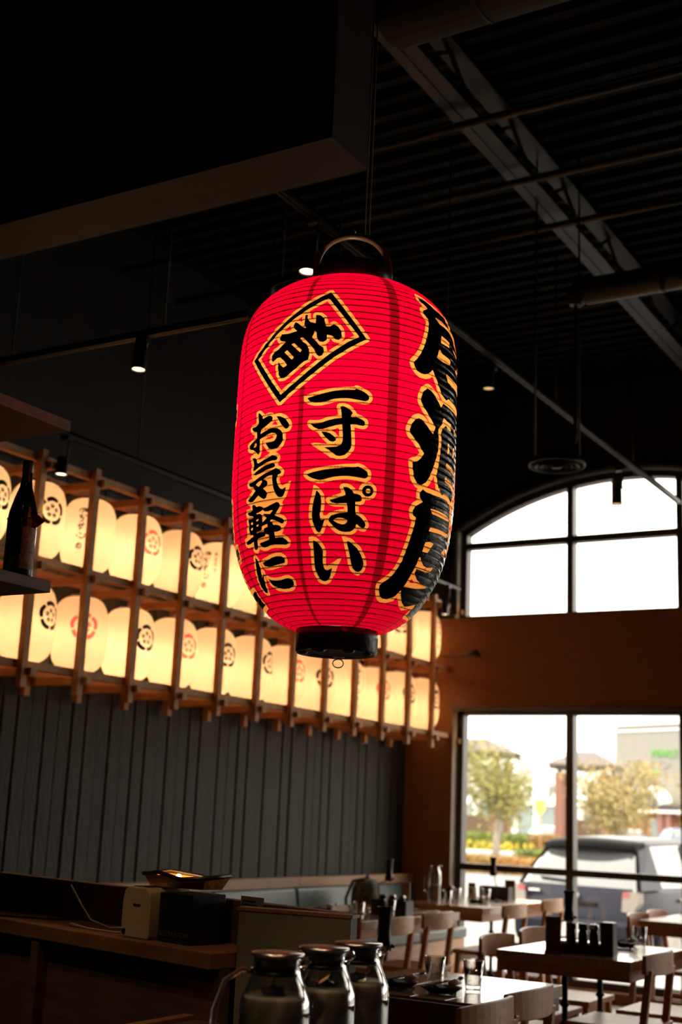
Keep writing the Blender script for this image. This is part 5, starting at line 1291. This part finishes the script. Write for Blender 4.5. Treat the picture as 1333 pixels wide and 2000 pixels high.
hedge(-19.6, -15.9, 40, 41.4, .52, HEDO, 'low orange hedge in front of the small green bush', 5, 1500, leaf=.06)
hedge(-26.0, -19.0, 89, 91, .85, HEDY, 'low golden hedge at the right behind the blue car roof', 6, 900)
hedge(-21.3, -19.2, 80, 82, 1.5, HEDG, 'dark green bush at the right picture edge behind the blue car', 7, 700)
rnd = random.Random(21)
vs, fs = leaves(rnd, lambda r: Vector((r.uniform(-35.5, -27.5), r.uniform(67.3, 68.1), GZ+r.uniform(.1, .55))), .09, 260)
o = MB().add(vs, fs).build('yellow_flowers', mat('yellow_petals', (.55, .42, .03), .6), recalc=False); tag(o, 'bed of yellow flowers in front of the long green hedge', 'flowers', kind='stuff')
b = MB(); b.box(-37, -25, 64, 66.9, GZ, GZ+.12); o = b.build('planter_kerb', CONC); o['kind'] = 'structure'
# ---- kiosk pergolas
ROOFM = mat('grey_shingle_roof', (.17, .15, .145), .8, noise=.2, nscale=6); FASC = mat('dark_fascia', (.07, .06, .055), .6)
def kiosk(x, y, w, label, h=5.0, dk=True):
    t = empty('parking_pavilion', (x, y, GZ), .12, label=label, cat='pavilion', group='brick pillared pavilions in the car park')
    for sx in (-1, 1):
        for sy in (-1, 1):
            MB().cbox((sx*w*.36, sy*w*.30, h*.48), (.48, .48, h*.96)).build('brick_pillar', BRICKM, t)
            MB().cbox((sx*w*.36, sy*w*.30, h*.975), (.2, .2, h*.07)).build('steel_post', FASC, t)
            MB().cbox((sx*w*.36, sy*w*.30, h*.02), (.6, .6, h*.04)).build('pillar_base', CONC, t)
    MB().cbox((0, 0, h+.12), (w*1.0, w*.85, .26)).build('fascia', FASC, t)
    b = MB(); a = w*.56; c = w*.48
    b.add([(-a, -c, h+.25), (a, -c, h+.25), (a, c, h+.25), (-a, c, h+.25), (-a*.25, 0, h+1.15), (a*.25, 0, h+1.15)], [(0, 1, 5, 4), (1, 2, 5), (2, 3, 4, 5), (3, 0, 4), (0, 3, 2, 1)]); b.build('hipped_roof', ROOFM, t)
    MB().cbox((0, .2, 1.0), (w*.45, .5, 2.0)).build('wooden_screen', mat('brown_screen', (.16, .11, .07), .8), t)
    return t
kiosk(-28.35, 78.2, 3.9, 'pavilion with brick pillars and grey hipped roof behind the mullion', 5.0)
kiosk(-34.4, 75.0, 4.6, 'pavilion with brick pillars and grey hipped roof at the left window edge', 5.55)
t = empty('street_sign', (-23.2, 57.8, GZ), label='small yellow sign on a thin post left of the brick pillar', cat='sign')
MB().cyl((0, 0, 0), (0, 0, 2.2), .035, n=8).build('sign_post', mat('rusty_post', (.5, .25, .12), .7), t)
MB().prism([(-.24, 2.3), (-.05, 2.05), (.05, 2.05), (.24, 2.3), (.24, 2.75), (-.24, 2.75)], 1, -.05, -.03).build('sign_board', mat('yellow_sign', (.85, .80, .10), .5), t)
# ---- shops
PALE = mat('pale_shop_render', (.27, .26, .235), .85, noise=.05); WHITEM = mat('white_trim_render', (.85, .85, .84), .8); SGL = mat('shop_window_glass', (.20, .26, .25), .1, spec=.8)
AWN = mat('dark_awning', (.06, .05, .05), .7); SHADE = mat('shop_interior_wood', (.38, .19, .06), .6)
GREEN = mat('green_sign_letters', (.15, .42, .09), .5); SIGNG = mat('grey_sign_mark', (.35, .35, .38), .5)
t = empty('shop_building', (-40.4, 126.8, GZ), -.45, label='pale big shop building with green letters and an arched entrance, at the right', cat='building')
MB().box(-5.2, 26, 2.0, 22, 0, 12.3).build('wall', PALE, t)
MB().box(-5.5, 26.3, 1.7, 2.0, 11.8, 12.6).build('cornice', WHITEM, t)
MB().box(-5.35, 26.1, 1.85, 2.0, 11.2, 11.35).build('string_course', WHITEM, t)
for i in range(4): MB().box(-5.25+i*2.6, -5.2+i*2.6, 1.95, 2.0, 0, 11.7).build('wall_joint', mat('joint_grey', (.5, .49, .47), .9), t) if i == 0 else None
put_text('PEARLE', 1.05, GREEN, t, (1.4, 1.9, 8.6), (PI/2, 0, 0), 'sign_lettering', .06)
b = MB(); b.tube([(1.3+.75*math.cos(a), 1.9, 7.95+.32*math.sin(a)) for a in [2*PI*i/20 for i in range(20)]], .07, 6, closed=True); b.build('sign_mark', SIGNG, t)
MB().box(-.5, .9, 1.88, 1.96, 6.95, 7.25).build('sign_strip', GREEN, t)
b = MB(); n = 20; ou = [(-.4+2.7*math.cos(PI*i/n), 4.0+1.75*math.sin(PI*i/n)) for i in range(n+1)]; inn_ = [(-.4+2.2*math.cos(PI*i/n), 3.9+1.25*math.sin(PI*i/n)) for i in range(n+1)]
for i in range(n): b.prism([ou[i], ou[i+1], inn_[i+1], inn_[i]], 1, .6, 2.0)
b.build('entrance_arch', WHITEM, t)
b = MB(); b.prism(inn_, 1, 1.6, 1.9); b.build('arched_window', SGL, t)
for i in range(-2, 3): MB().box(-.4+i*.8-.04, -.4+i*.8+.04, 1.5, 1.6, 3.9, 5.0).build('glazing_bar', FRAME, t)
MB().box(-4.2, 5.4, .3, 2.0, 3.35, 3.9).build('awning', AWN, t)
MB().box(-4.4, 5.6, .1, .4, 3.15, 3.38).build('awning_edge', WHITEM, t)
for x0_, x1_ in ((-4.0, -1.2), (-.9, 1.5), (3.0, 5.2)): MB().box(x0_, x1_, 1.85, 2.0, .2, 3.1).build('shop_front', SHADE, t)
MB().box(-.3, .6, 1.75, 1.85, .2, 2.6).build('glass_door', SGL, t)
for x_ in (1.6, 2.6, -4.4): MB().box(x_, x_+.7, .6, 2.0, 0, 3.3).build('brick_pier', BRICKM, t)
t = empty('shop_building', (-59.5, 140.3, GZ), -.45, label='long white shop row with slanted white awnings behind the trees at the left', cat='building')
MB().box(-18, 16.0, 2.0, 20, 0, 9.3).build('wall', WHITEM, t)
MB().box(-18, 16.2, 1.7, 2.0, 9.0, 9.6).build('cornice', WHITEM, t)
for i in range(9):
    x = -16+i*3.6
    MB().box(x, x+2.6, 1.9, 2.0, .3, 3.4).build('shop_window', SGL, t)
    MB().prism([(1.9, 6.2), (2.0, 6.2), (2.0, 3.6), (.2, 3.6), (.2, 3.8)], 0, x-.1, x+1.9).build('slanted_awning', mat('white_awning', (.88, .88, .86), .8) if i == 0 else bpy.data.materials['white_awning'], t)
    MB().box(x+2.0, x+2.6, 1.7, 1.9, 3.5, 5.9).build('dark_recess', mat('recess_grey', (.25, .24, .23), .8) if i == 0 else bpy.data.materials['recess_grey'], t)
